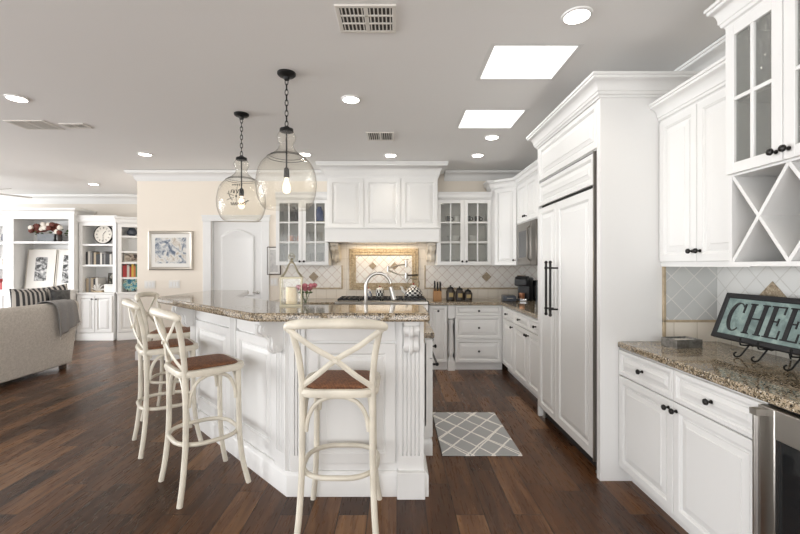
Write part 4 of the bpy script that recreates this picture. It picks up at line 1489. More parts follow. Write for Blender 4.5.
# lantern with candle, on the bar
t = T('candle_lantern', 'pale brass candle lantern standing on the island bar', 'lantern', (-0.705, 2.745, HB), R(10))
w2, hh = 0.066, 0.180
mb = MB().box(-w2 - 0.006, w2 + 0.006, -w2 - 0.006, w2 + 0.006, 0, 0.012)
mb.box(-w2 - 0.008, w2 + 0.008, -w2 - 0.008, w2 + 0.008, hh, hh + 0.010)
for sx in (-1, 1):
    for sy in (-1, 1):
        mb.box(sx * w2 - 0.0038, sx * w2 + 0.0038, sy * w2 - 0.0038, sy * w2 + 0.0038, 0.012, hh)
mb.build('frame', BRASS, t)
mb = MB()
for sx in (-1, 1):
    for sy in (-1, 1):
        mb.tube(spline([(sx * w2, sy * w2, hh + 0.008), (sx * w2 * 0.6, sy * w2 * 0.6, hh + 0.045), (sx * w2 * 0.3, sy * w2 * 0.3, hh + 0.09), (sx * 0.008, sy * 0.008, hh + 0.105)], 4), 0.004, 6)
mb.lathe([(0.014, hh + 0.10), (0.016, hh + 0.112), (0.006, hh + 0.12), (0.010, hh + 0.128), (0.001, hh + 0.138)], seg=12)
mb.build('roof', BRASS, t)
mb = MB()
for k in range(4):
    pm = MB().box(-w2 + 0.006, w2 - 0.006, -w2 - 0.001, -w2 + 0.001, 0.014, hh - 0.002)
    p2 = place(pm, 0, 0, k * PI / 2)
    mb.add(p2.v, p2.f)
mb.build('glass_pane', LGLASS, t)
MB().tube([(k_ * 0, 0, 0) for k_ in range(0)] or [(-0.02, 0, hh + 0.15), (0.02, 0, hh + 0.15)], 0.003).tube([(0.02 * math.cos(a * PI / 8), 0, hh + 0.145 + 0.02 * math.sin(a * PI / 8)) for a in range(16)], 0.0025, 6, closed=True).build('ring', BRASS, t)
MB().lathe([(0.037, 0.012), (0.038, 0.02), (0.038, 0.118), (0.034, 0.122), (0.004, 0.118), (0.001, 0.118)], seg=20).build('candle', CANDLE, t)

t = T('flower_vase', 'small glass vase of pink flowers beside the lantern on the bar', 'vase', (-0.618, 2.765, HB), 0)
MB().lathe([(0.022, 0), (0.026, 0.005), (0.027, 0.06), (0.025, 0.06), (0.024, 0.008), (0.001, 0.008)], seg=14).build('vase', LGLASS, t)
random.seed(3)
mb = MB()
for i in range(8):
    a = random.random() * 2 * PI
    mb.tube([(0, 0, 0.01), (0.04 * math.cos(a), 0.03 * math.sin(a), 0.11)], 0.002, 5)
    mb.ball((0.035 * math.cos(a), 0.03 * math.sin(a), 0.085), 0.014, 7, 5, (1, 1, 0.5))
mb.build('foliage', GREEN, t)
for i in range(10):
    a = i * 2.4
    r = 0.0 if i == 0 else 0.03 + 0.004 * i
    c = (r * math.cos(a), 0.7 * r * math.sin(a), 0.11 + 0.022 * ((i * 7) % 3) / 2)
    mb = MB().ball(c, 0.017, 10, 6)
    for k in range(6):
        b = k * PI / 3
        mb.ball((c[0] + 0.010 * math.cos(b), c[1] + 0.010 * math.sin(b), c[2] + 0.002), 0.010, 7, 5)
    mb.build('bloom', PINK, t)

# ------------------------------------------------------------------ bar stools
def make_stool(label, loc, rot):
    t = T('bar_stool', label, 'bar stool', loc, rot, 'cream cross back bar stools around the island')
    for s in (-1, 1):
        p = spline([(s * 0.203, -0.208, 0.0), (s * 0.190, -0.185, 0.16), (s * 0.181, -0.168, 0.40), (s * 0.179, -0.172, 0.76), (s * 0.190, -0.190, 0.93), (s * 0.212, -0.215, 1.05), (s * 0.226, -0.235, 1.115)], 6)
        MB().tube(p, 0.0165, 10).build('rear_leg', STOOL, t)
        p = spline([(s * 0.200, 0.205, 0.0), (s * 0.180, 0.172, 0.16), (s * 0.170, 0.155, 0.36), (s * 0.166, 0.150, 0.745)], 6)
        MB().tube(p, 0.0165, 10).build('front_leg', STOOL, t)
    # curved top rail
    p = spline([(-0.250, -0.222, 1.092), (-0.230, -0.240, 1.112), (-0.12, -0.275, 1.125), (0, -0.288, 1.128), (0.12, -0.275, 1.125), (0.230, -0.240, 1.112), (0.250, -0.222, 1.092)], 6)
    n = len(p)
    MB().tube(p, [0.014 + 0.010 * min(1, 4 * min(i, n - 1 - i) / n) for i in range(n)], 12, flat=(0.75, 1.05)).build('top_rail', STOOL, t)
    # cross brace
    for s, y in ((1, 0.0), (-1, 0.010)):
        p = spline([(-s * 0.235, -0.245 + y, 1.095), (-s * 0.12, -0.245 + y, 1.01), (0, -0.236 + y, 0.938), (s * 0.10, -0.214 + y, 0.855), (s * 0.178, -0.186 + y, 0.795)], 5)
        MB().tube(p, 0.0125, 8, flat=(0.45, 1.15)).build('cross_brace', STOOL, t)
    MB().lathe([(0.012, -0.252), (0.012, -0.228), (0.001, -0.228)], (0, 0, 0.938), 'y', 10).build('rosette', STOOL, t)
    # seat rim (rounded square) and rattan
    def rsq(hx, hy, rc, n=6):
        out = []
        for cx, cy, a0 in ((hx - rc, hy - rc, 0), (-hx + rc, hy - rc, 90), (-hx + rc, -hy + rc, 180), (hx - rc, -hy + rc, 270)):
            for k in range(n + 1):
                a = R(a0 + 90 * k / n)
                out.append((cx + rc * math.cos(a), cy + rc * math.sin(a)))
        return out
    mb = MB()
    lp = [(rsq(0.207, 0.200, 0.09), 0.742), (rsq(0.212, 0.205, 0.09), 0.760), (rsq(0.207, 0.200, 0.09), 0.779), (rsq(0.195, 0.188, 0.085), 0.783), (rsq(0.178, 0.172, 0.075), 0.778), (rsq(0.178, 0.172, 0.075), 0.742)]
    n = len(lp[0][0])
    vs = [(x, y - 0.005, z) for l, z in lp for x, y in l]
    fs = []
    for i in range(len(lp)):
        j = (i + 1) % len(lp)
        for k in range(n):
            fs.append((i * n + k, i * n + (k + 1) % n, j * n + (k + 1) % n, j * n + k))
    mb.add(vs, fs).build('seat_frame', STOOL, t)
    mb = MB()
    lp = [(0.175, 0.770), (0.165, 0.788), (0.13, 0.795), (0.08, 0.799), (0.02, 0.801)]
    vs = [(x, y - 0.005, z) for h, z in lp for x, y in rsq(h + 0.004, h, 0.42 * h)]
    fs = []
    for i in range(len(lp) - 1):
        for k in range(n):
            fs.append((i * n + k, i * n + (k + 1) % n, (i + 1) * n + (k + 1) % n, (i + 1) * n + k))
    fs.append(tuple((len(lp) - 1) * n + k for k in range(n)))
    fs.append(tuple(range(n)))
    mb.add(vs, fs).build('rattan_seat', RATTAN, t, angle=60)
    # bentwood arches
    for (p0, p1) in (((-0.170, 0.150), (0.170, 0.150)), ((-0.18, -0.168), (0.18, -0.168)), ((-0.174, -0.165), (-0.168, 0.150)), ((0.174, -0.165), (0.168, 0.150))):
        pts = []
        for u, z in ((0.055, 0.56), (0.085, 0.63), (0.18, 0.695), (0.33, 0.728), (0.5, 0.736), (0.67, 0.728), (0.82, 0.695), (0.915, 0.63), (0.945, 0.56)):
            pts.append((p0[0] + (p1[0] - p0[0]) * u, p0[1] + (p1[1] - p0[1]) * u, z))
        MB().tube(spline(pts, 3), 0.0115, 8).build('arch_brace', STOOL, t)
    ring = [(x, y - 0.008, 0.335) for x, y in rsq(0.198, 0.190, 0.150, 8)]
    MB().tube(ring, 0.0135, 10, closed=True).build('foot_ring', STOOL, t)
    return t


s1 = make_stool('cream cross back bar stool at the front of the island with its back to us', (-0.305, 2.265, 0), 0)
G_ = 'cream cross back bar stools around the island'
put(s1, (-1.248, 2.668, 0), R(43 - 90), 'cream cross back bar stool nearest the camera along the angled island side', G_)
put(s1, (-1.83, 3.275, 0), R(38 - 90), 'cream cross back bar stool, second along the angled island side', G_)
put(s1, (-2.145, 3.95, 0), R(12 - 90), 'cream cross back bar stool farthest from the camera at the island end', G_)

# ------------------------------------------------------------------ pendants
def make_pendant(label, loc):
    t = T('pendant_light', label, 'pendant light', loc, 0, 'clear glass jug pendants over the island')
    # z = 0 at the ceiling
    MB().lathe([(0.066, 0), (0.066, -0.012), (0.056, -0.022), (0.022, -0.030), (0.018, -0.05), (0.001, -0.05)], seg=24).build('canopy', IRON, t)
    mb = MB()
    z = -0.05
    k = 0
    while z > -0.36:
        lp = []
        for i in range(14):
            a = 2 * PI * i / 14
            u, v_ = 0.011 * math.cos(a), 0.024 * math.sin(a)
            lp.append((u, 0, z - 0.014 + v_) if k % 2 == 0 else (0, u, z - 0.014 + v_))
        mb.tube(lp, 0.0030, 6, closed=True)
        z -= 0.038
        k += 1
    lp = [(0.02 * math.cos(2 * PI * i / 16), 0, z - 0.012 + 0.02 * math.sin(2 * PI * i / 16)) for i in range(16)]
    mb.tube(lp, 0.004, 6, closed=True)
    mb.build('chain', IRON, t)
    MB().lathe([(0.008, -0.385), (0.012, -0.392), (0.03, -0.398), (0.048, -0.405), (0.05, -0.425), (0.044, -0.428), (0.001, -0.428)], seg=20).build('cap', IRON, t)
    MB().tube([(0, 0, -0.42), (0, 0, -0.70)], 0.006, 8).lathe([(0.010, -0.685), (0.019, -0.695), (0.021, -0.75), (0.017, -0.757), (0.001, -0.757)], seg=14).build('socket', IRON, t)
    MB().lathe([(0.012, -0.757), (0.014, -0.775), (0.026, -0.81), (0.030, -0.84), (0.022, -0.865), (0.001, -0.875)], seg=14).build('bulb', BULB, t)
    prof = [(0.150, -0.985), (0.180, -0.955), (0.205, -0.89), (0.215, -0.82), (0.213, -0.775), (0.203, -0.715), (0.180, -0.662), (0.148, -0.625), (0.115, -0.600), (0.086, -0.578), (0.064, -0.556), (0.053, -0.535), (0.049, -0.518), (0.056, -0.502), (0.066, -0.480), (0.067, -0.458), (0.058, -0.438), (0.048, -0.427)]
    pp = [(p.x, p.y) for p in spline([(a, b, 0) for a, b in prof], 3)]
    MB().lathe(pp, seg=40, cap=False).build('glass_shade', PGLASS, t, angle=80)
    MB().tube([(0.136 * math.cos(2 * PI * i / 32), 0.136 * math.sin(2 * PI * i / 32), -0.613) for i in range(32)], 0.0022, 6, closed=True).tube([(0.118 * math.cos(2 * PI * i / 32), 0.118 * math.sin(2 * PI * i / 32), -0.600) for i in range(32)], 0.002, 6, closed=True).build('collar', IRON, t)
    return t


p1 = make_pendant('clear glass jug pendant on a black chain, the one nearer the camera over the island', (-0.80, 2.97, HC))
p2 = put(p1, (-1.43, 3.77, HC), R(20), 'clear glass jug pendant on a black chain, the one farther from the camera', 'clear glass jug pendants over the island')

# small dark marks modelled on the glass of the far pendant, on the side towards the kitchen stools
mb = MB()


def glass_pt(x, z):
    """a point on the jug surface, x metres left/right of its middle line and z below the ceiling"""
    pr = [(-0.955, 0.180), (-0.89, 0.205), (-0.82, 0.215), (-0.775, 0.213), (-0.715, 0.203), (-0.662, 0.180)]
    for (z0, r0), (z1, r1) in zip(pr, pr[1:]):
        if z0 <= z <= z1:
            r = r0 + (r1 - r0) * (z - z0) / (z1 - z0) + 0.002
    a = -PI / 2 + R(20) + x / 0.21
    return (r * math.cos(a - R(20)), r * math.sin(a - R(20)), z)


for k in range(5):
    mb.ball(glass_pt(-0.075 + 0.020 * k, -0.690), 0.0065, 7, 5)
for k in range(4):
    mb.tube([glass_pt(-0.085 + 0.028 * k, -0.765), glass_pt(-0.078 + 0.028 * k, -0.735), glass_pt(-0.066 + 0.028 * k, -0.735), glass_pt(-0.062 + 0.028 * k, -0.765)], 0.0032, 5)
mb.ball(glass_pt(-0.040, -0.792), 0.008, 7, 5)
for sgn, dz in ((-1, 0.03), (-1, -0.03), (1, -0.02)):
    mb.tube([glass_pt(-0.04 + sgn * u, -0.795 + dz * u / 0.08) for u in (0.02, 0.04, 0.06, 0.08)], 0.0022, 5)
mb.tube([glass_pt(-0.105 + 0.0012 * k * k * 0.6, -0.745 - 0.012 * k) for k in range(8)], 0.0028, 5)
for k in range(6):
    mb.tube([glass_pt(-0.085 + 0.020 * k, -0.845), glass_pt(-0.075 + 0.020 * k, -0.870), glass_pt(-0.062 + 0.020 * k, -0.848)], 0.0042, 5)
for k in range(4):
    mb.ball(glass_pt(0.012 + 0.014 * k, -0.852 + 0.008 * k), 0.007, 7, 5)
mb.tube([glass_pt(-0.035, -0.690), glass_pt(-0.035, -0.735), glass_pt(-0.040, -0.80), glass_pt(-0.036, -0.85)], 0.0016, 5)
mb.build('dark_marks', IRON, p2)

# ------------------------------------------------------------------ ceiling fixtures
def make_can(label, loc):
    t = T('recessed_light', label, 'recessed light', loc, 0, 'recessed ceiling downlights')
    mb = MB().lathe([(0.066, -0.002), (0.067, -0.011), (0.080, -0.007), (0.082, 0.0)], seg=28, cap=False)
    mb.build('trim_ring', WHITE2, t)
    MB().lathe([(0.068, -0.0085), (0.068, -0.0105), (0.001, -0.0105)], seg=24).build('lens', CAN, t)
    l = bpy.data.lights.new('downlight_lamp', 'SPOT')
    l.energy = 7
    l.spot_size = R(120)
    l.spot_blend = 0.6
    l.shadow_soft_size = 0.06
    l.color = (1.0, 0.90, 0.76)
    lo = bpy.data.objects.new('downlight_lamp', l)
    lo.location = (0, 0, -0.02)
    lo.parent = t
    COL.objects.link(lo)
    return t


cans = [(1.0, 2.28, 'round recessed ceiling light at top right near the refrigerator crown'),
        (-3.16, 3.41, 'round recessed ceiling light at far left beside the ceiling vent'),
        (-0.385, 3.43, 'round recessed ceiling light just right of the nearer pendant'),
        (-3.15, 5.13, 'round recessed ceiling light above the framed picture wall'),
        (-5.2, 7.03, 'round recessed ceiling light over the living room bookcases'),
        (-1.15, 5.13, 'round recessed ceiling light left of the range hood crown'),
        (-0.08, 5.18, 'round recessed ceiling light in front of the range hood crown'),
        (1.03, 4.45, 'round recessed ceiling light just behind the farther skylight'),
        (1.02, 5.18, 'round recessed ceiling light in front of the right glass-door cabinet')]
c0_ = make_can(cans[0][2], (cans[0][0], cans[0][1], HC))
for x, y, lb in cans[1:]:
    put(c0_, (x, y, HC), 0, lb, 'recessed ceiling downlights')


def vent(label, x0, x1, y0, y1, rows=1, cols=2):
    t = T('ceiling_vent', label, 'vent', ((x0 + x1) / 2, (y0 + y1) / 2, HC), 0)
    a, b = (x1 - x0) / 2, (y1 - y0) / 2
    mb = MB()
    fw = 0.022
    mb.box(-a, a, -b, -b + fw, -0.008, 0).box(-a, a, b - fw, b, -0.008, 0).box(-a, -a + fw, -b + fw, b - fw, -0.008, 0).box(a - fw, a, -b + fw, b - fw, -0.008, 0)
    mb.box(-0.012, 0.012, -b + fw, b - fw, -0.008, 0)
    for r in range(1, rows):
        yy = -b + fw + (2 * b - 2 * fw) * r / rows
        mb.box(-a + fw, a - fw, yy - 0.006, yy + 0.006, -0.008, 0)
    mb.build('frame', VENT, t, bevel=0.002)
    MB().box(-a + fw, a - fw, -b + fw, b - fw, -0.002, -0.0005).build('backing', VENTD, t)
    ns = int((2 * a - 2 * fw) / 0.022)
    mb = MB()
    for i in range(ns):
        xx = -a + fw + (2 * a - 2 * fw) * (i + 0.5) / ns
        mb.box(xx - 0.0035, xx + 0.0035, -b + fw, b - fw, -0.007, -0.002)
    mb.build('louvre', VENT, t)


vent('large pale return air vent at the top of the ceiling', -0.335, -0.005, 2.185, 2.445, 3)
vent('small ceiling vent in front of the range hood', -0.325, -0.03, 4.28, 4.56)
vent('ceiling vent at far left beside the recessed light', -3.78, -3.40, 3.93, 4.20)
vent('thin ceiling vent at left just beyond the first', -3.32, -3.08, 4.02, 4.16)

t = T('ceiling_fan', 'white ceiling fan blade over the living room at far left', 'ceiling fan', (-6.35, 6.1, HC), 0)
MB().lathe([(0.07, 0), (0.07, -0.03), (0.015, -0.05), (0.015, -0.20)], seg=18).build('downrod', FANW, t)
MB().lathe([(0.03, -0.2), (0.10, -0.22), (0.11, -0.30), (0.08, -0.34), (0.001, -0.35)], seg=20).build('motor', FANW, t)
for k in range(5):
    bm_ = MB().prism([(0.09, -0.03), (0.2, -0.06), (0.68, -0.075), (0.73, 0), (0.68, 0.075), (0.2, 0.06), (0.09, 0.03)], -0.29, -0.28)
    bm_.v = [(x, y, z + y * 0.24) for x, y, z in bm_.v]
    place(bm_, 0, 0, R(-12 + 72 * k)).build('blade', FANW, t)

# ------------------------------------------------------------------ rug
o = MB().box(0.335, 0.925, 3.02, 3.90, 0.0005, 0.010).build('kitchen_rug', RUG, bevel=0.004)
tag(o, 'grey kitchen rug with white trellis lines beside the island', 'rug')

# ------------------------------------------------------------------ pictures and plates on the back wall
def wall_frame(name, label, x0, x1, z0, z1, fm, mw, art, Y=YB, fw=0.03):
    t = T(name, label, 'picture', ((x0 + x1) / 2, Y - 0.001, (z0 + z1) / 2), 0)
    a, b = (x1 - x0) / 2, (z1 - z0) / 2
    mb = MB().rings(-a, a, -b, b, [(0, 0), (0, -0.02), (fw * 0.3, -0.028), (fw * 0.8, -0.02), (fw, -0.012)])
    mb.f.pop()
    mb.m.pop()
    mb.build('frame', fm, t)
    MB().box(-a + fw * 0.7, a - fw * 0.7, -0.011, -0.006, -b + fw * 0.7, b - fw * 0.7).build('mat_board', MAT_W, t)
    MB().box(-a + fw + mw, a - fw - mw, -0.013, -0.010, -b + fw + mw, b - fw - mw).build('print', art, t)
    return t


t = wall_frame('framed_picture', 'silver framed pale print hanging on the cream wall left of the pantry door', -3.685, -3.025, 1.335, 1.915, SILVER, 0.055, ART_BLUE, fw=0.045)
t = wall_frame('framed_picture', 'small dark framed print between pantry door and glass-door cabinet', -1.925, -1.725, 1.265, 1.68, BROWNF, 0.03, ART_GREY, fw=0.014)


def plate(label, x, z, gangs, Y=YB):
    t = T('switch_plate', label, 'switch', (x, Y - 0.0005, z), 0)
    hw = 0.023 * gangs + 0.013
    MB().box(-hw, hw, -0.006, 0, -0.058, 0.058).build('cover', PLATE, t, bevel=0.002)
    for i in range(gangs):
        xc = (i - (gangs - 1) / 2) * 0.046
        MB().box(xc - 0.016, xc + 0.016, -0.009, -0.005, -0.033, 0.033).build('rocker', WHITE2, t, bevel=0.001)


plate('white wall switch plate below the left edge of the silver framed picture', (150 - 397) * YB / F, 1.12, 3)
plate('white wall switch plate below the right edge of the silver framed picture', (174.5 - 397) * YB / F, 1.125, 3)
plate('white wall switch plate below the small dark framed print', (274 - 397) * YB / F, 1.16, 2)

# ------------------------------------------------------------------ sofa
t = T('sofa', 'oatmeal linen sofa with its back to the kitchen', 'sofa', (-4.47, 5.68, 0), 0)
# local: y runs toward the camera as negative; back faces +x
SL = 2.5
prof = [(-0.20, 0.06), (-0.02, 0.06), (0.012, 0.30), (0.05, 0.60), (0.085, 0.86), (0.075, 0.905), (0.03, 0.925), (-0.06, 0.915), (-0.12, 0.86), (-0.20, 0.42)]
mb = MB().prism([(x, z) for x, z in prof], -SL, -0.01, 'y')
mb.build('backrest', LINEN, t, bevel=0.025, seg=3)
MB().box(-0.92, -0.14, -SL + 0.18, -0.19, 0.07, 0.30).build('seat_base', LINEN, t, bevel=0.02)
for y0 in (-SL, -0.18):
    MB().box(-0.93, -0.10, y0, y0 + 0.175, 0.06, 0.62).build('arm', LINEN, t, bevel=0.045, seg=4)
for i in range(2):
    L_ = (SL - 0.37) / 2
    y0 = -SL + 0.185 + i * L_
    MB().box(-0.94, -0.17, y0 + 0.004, y0 + L_ - 0.004, 0.305, 0.46).build('seat_cushion', LINEN, t, bevel=0.04, seg=4)
for y0 in (-SL + 0.06, -0.12):
    for x0 in (-0.86, -0.12):
        MB().box(x0, x0 + 0.06, y0, y0 + 0.06, 0, 0.065).build('foot', BROWNF, t)


def pillow(name, label, loc, rot, w_, h_, th, mat):
    mb = MB()
    n = 10
    vs = []
    for side in (1, -1):
        for i in range(n + 1):
            for j in range(n + 1):
                u, v_ = 2 * i / n - 1, 2 * j / n - 1
                pin = 1 - 0.07 * (1 - abs(u)) * 1 if abs(v_) == 1 else 1
                b = (1 - u ** 4) * (1 - v_ ** 4)
                cx = u * w_ / 2 * (1 - 0.06 * (1 - v_ * v_) * abs(u))
                cz = v_ * h_ / 2 * (1 - 0.06 * (1 - u * u) * abs(v_))
                vs.append((cx, side * th / 2 * (b ** 0.5) + side * 0.002, cz))
    fs = []
    m = n + 1
    for s in range(2):
        o = s * m * m
        for i in range(n):
            for j in range(n):
                fs.append((o + i * m + j, o + (i + 1) * m + j, o + (i + 1) * m + j + 1, o + i * m + j + 1))
    edge = [i * m for i in range(m)] + [n * m + j for j in range(1, m)] + [i * m + n for i in range(n - 1, -1, -1)] + [j for j in range(n - 1, 0, -1)]
    for k in range(len(edge)):
        a, b = edge[k], edge[(k + 1) % len(edge)]
        fs.append((a, b, m * m + b, m * m + a))
    o = mb.add(vs, fs).build(name, mat, angle=80)
    o.location = loc
    o.rotation_euler = rot
    return tag(o, label, 'pillow')


pillow('throw_pillow', 'charcoal striped pillow on the sofa, left of the pair', (-4.745, 5.30, 0.855), (R(-8), R(4), R(78)), 0.46, 0.50, 0.13, STRIPE)
pillow('throw_pillow', 'charcoal striped pillow on the sofa, behind the folded throw', (-4.74, 5.62, 0.875), (R(-6), R(-6), R(66)), 0.46, 0.50, 0.13, STRIPE)
pillow('throw_pillow', 'small dark pillow in front of the striped pillows on the sofa', (-4.615, 5.63, 0.965), (R(-10), R(4), R(74)), 0.26, 0.22, 0.07, DARKPIL)

# throw draped over the sofa back
mb = MB()
nu, nv = 14, 22
prf = [(-0.155, 0.72), (-0.135, 0.82), (-0.12, 0.885), (-0.06, 0.935), (0.03, 0.945), (0.085, 0.925), (0.104, 0.86), (0.092, 0.74), (0.070, 0.60), (0.052, 0.47)]
ps = [(p.x, p.y) for p in spline([(a, b, 0) for a, b in prf], 4)]
nv = len(ps) - 1
vs = []
for i in range(nu + 1):
    u = i / nu
    for j in range(nv + 1):
        t_ = j / nv
        x, z = ps[j]
        drop = max(0, t_ - 0.5) * 2
        y = -0.50 + 0.30 * u + 0.17 * drop * (0.35 + 0.65 * u) + 0.10 * drop * (1 - u)
        z2 = z + drop * 0.16 * u
        x2 = x + 0.008 + 0.010 * (1 + math.sin(u * 17 + t_ * 2)) * (0.4 + drop) + drop * 0.16 * u * 0.16
        vs.append((x2 - 4.47, y + 5.68, z2))
fs = []
m = nv + 1
for i in range(nu):
    for j in range(nv):
        fs.append((i * m + j, i * m + j + 1, (i + 1) * m + j + 1, (i + 1) * m + j))
mb.add(vs, fs)
t = T('throw_blanket', 'grey fringed throw draped over the sofa back', 'throw', (0, 0, 0), 0)
o = mb.build('cloth', THROW, t, angle=80)
sm_ = o.modifiers.new('thick', 'SOLIDIFY')
sm_.thickness = 0.007
sm_.offset = 1
mb = MB()
for i in range(nu * 3 + 1):
    u = i / (nu * 3)
    k = min(nu - 1, int(u * nu))
    f_ = u * nu - k
    a = Vector(vs[k * m + nv])
    b = Vector(vs[(k + 1) * m + nv])
    p = a.lerp(b, f_)
    mb.tube([p, p + Vector((0.004, 0.008 * math.sin(i * 3), -0.02)), p + Vector((0.005, 0.014 * math.sin(i * 5), -0.045))], 0.0035, 5)
for j in range(nv // 2, nv + 1):
    p = Vector(vs[nu * m + j])
    mb.tube([p, p + Vector((0.004, 0.022, -0.012)), p + Vector((0.004, 0.036, -0.025))], 0.0032, 5)
o = mb.build('fringe', FRINGE, t)

# ------------------------------------------------------------------ living room bookcases
def bookcase(label, loc, rot, W, top, ledge, shelves, base_out=0.06, crown=0.08, split=2, D=0.36, knobs=True, sl=0.06, sr=0.06):
    t = T('built_in_bookcase', label, 'bookcase', loc, rot)
    mb = MB().box(0, sl, 0, D, ledge, top).box(W - sr, W, 0, D, ledge, top).box(sl, W - sr, 0, D, top - 0.09, top)
    mb.box(sl, W - sr, D - 0.015, D, ledge, top - 0.09)
    mb.build('carcass', WHITE2, t)
    for z in shelves:
        MB().box(sl, W - sr, 0.01, D - 0.016, z - 0.018, z + 0.018).build('shelf', WHITE2, t)
    MB().sweep([(0, D), (0, 0), (W, 0), (W, D)], crown_prof(top - 0.03, top + 0.10, crown)).build('crown', WHITE2, t)
    MB().box(0, W, -base_out, D, 0.12, ledge - 0.035).build('base_body', WHITE2, t)
    MB().box(-0.012, W + 0.012, -base_out - 0.02, D, ledge - 0.035, ledge).build('ledge', WHITE2, t, bevel=0.005)
    MB().sweep([(0, -base_out), (W, -base_out)], [(0, 0), (0.018, 0), (0.018, 0.11), (0.006, 0.13), (0, 0.13)]).build('plinth', WHITE2, t)
    MB().box(0, W, -base_out + 0.002, D, 0, 0.12).build('base_foot', WHITE2, t)
    for i in range(split):
        a, b = 0.02 + (W - 0.04) * i / split, 0.02 + (W - 0.04) * (i + 1) / split
        kx = b - 0.04 if i == 0 and split == 2 else a + 0.04
        front(t, 'door', a + 0.004, b - 0.004, 0.15, ledge - 0.06, [(kx, ledge - 0.12)] if knobs else [], y=-base_out, sw=0.055, mat=WHITE2)
    return t


LY = 7.70
bookcase('tall white built-in bookcase holding flower box and two large frames', (-7.29, 7.62, 0), 0, 1.285, 2.36, 0.955, (1.83,), 0.10, 0.10, D=0.44, sl=0.16, sr=0.10)
bookcase('white built-in bookcase with round clock and rows of books', (-5.985, LY + 0.02, 0), 0, 0.69, 2.24, 0.895, (1.40, 1.79), 0.05, 0.045)
bookcase('angled white built-in bookcase at the corner beside the cream wall', (-5.26, LY + 0.02, 0), R(25), 0.95, 2.22, 0.895, (1.16, 1.45, 1.66, 1.95), 0.05, 0.06)
bookcase('white built-in bookcase cut off by the left edge', (-8.10, LY + 0.02, 0), 0, 0.74, 2.24, 0.895, (1.36, 1.82), 0.05, 0.07)


def book_row(shelf_label, loc, rot, specs, group):
    """specs: list of (thickness, height, depth, material, colour word)"""
    x = 0.0
    cs, sn = math.cos(rot), math.sin(rot)
    ordn = ['first', 'second', 'third', 'fourth', 'fifth', 'sixth', 'seventh', 'eighth', 'ninth', 'tenth', 'eleventh', 'twelfth', 'thirteenth', 'fourteenth', 'fifteenth', 'sixteenth']
    for i, (th, hh, dp, mat, col) in enumerate(specs):
        t = T('book', '%s book, %s from left %s' % (col, ordn[i], shelf_label), 'book', (loc[0] + x * cs, loc[1] + x * sn, loc[2]), rot, group)
        mb = MB().box(0, 0.003, 0.003, dp, 0, hh).box(th - 0.003, th, 0.003, dp, 0, hh).box(0, th, 0, 0.004, 0, hh)
        mb.build('cover', mat, t)
        MB().box(0.003, th - 0.003, 0.004, dp - 0.006, 0.003, hh - 0.004).build('page_block', MAT_W, t)
        x += th + 0.0015


def bm(c):
    return plain('book_cloth_%02d' % random.randint(0, 999), c, 0.6, bump=0.05)


B_K, B_W, B_G, B_R, B_Y, B_B, B_GR, B_T, B_O = [bm(c) for c in ((0.03, 0.03, 0.032), (0.62, 0.59, 0.54), (0.22, 0.21, 0.20), (0.38, 0.04, 0.04), (0.62, 0.42, 0.08), (0.08, 0.14, 0.28), (0.10, 0.22, 0.12), (0.42, 0.34, 0.24), (0.55, 0.18, 0.06))]
sp1 = []
random.seed(5)
for i in range(14):
    m_, c_ = ((B_K, 'black'), (B_W, 'white'), (B_G, 'grey'), (B_K, 'black'), (B_T, 'tan'), (B_K, 'black'), (B_K, 'black'), (B_W, 'white'), (B_K, 'black'), (B_G, 'grey'), (B_K, 'black'), (B_K, 'black'), (B_W, 'white'), (B_K, 'black'))[i]
    sp1.append((random.uniform(0.028, 0.042), random.uniform(0.19, 0.255), 0.19, m_, c_))
book_row('on the shelf under the round clock', (-5.91, LY + 0.09, 1.419), 0, sp1, 'books under the round clock')
sp2 = [(0.05, 0.26, 0.2, B_T, 'tan'), (0.04, 0.28, 0.2, B_G, 'grey'), (0.045, 0.27, 0.2, B_T, 'tan'), (0.04, 0.25, 0.2, B_K, 'black'), (0.05, 0.27, 0.2, B_W, 'white')]
book_row('on the ledge below the round clock bookcase', (-5.91, LY + 0.09, 0.896), 0, sp2, 'books on the ledge beside the white ornament')
r25 = R(25)


def ang_pt(s, d, z):
    return (-5.26 + s * math.cos(r25) - d * math.sin(r25), LY + 0.02 + s * math.sin(r25) + d * math.cos(r25), z)


sp3 = [(0.035, 0.22, 0.18, B_R, 'red'), (0.03, 0.24, 0.18, B_R, 'crimson'), (0.04, 0.23, 0.18, B_W, 'white'), (0.03, 0.2, 0.18, B_R, 'red'), (0.035, 0.25, 0.18, B_Y, 'yellow'), (0.03, 0.22, 0.18, B_O, 'orange'), (0.035, 0.24, 0.18, B_GR, 'green'), (0.03, 0.22, 0.18, B_K, 'black'), (0.035, 0.23, 0.18, B_Y, 'mustard')]
book_row('in the angled bookcase', ang_pt(0.07, 0.06, 1.179), r25, sp3, 'colourful books in the angled bookcase')
sp4 = [(0.04, 0.2, 0.18, B_K, 'black'), (0.04, 0.25, 0.18, B_R, 'red'), (0.035, 0.22, 0.18, B_R, 'crimson'), (0.04, 0.18, 0.18, B_R, 'red'), (0.04, 0.2, 0.18, B_W, 'white')]
book_row('on the ledge at the left picture edge', (-7.66, LY + 0.09, 0.896), 0, sp4, 'red books at the left edge')


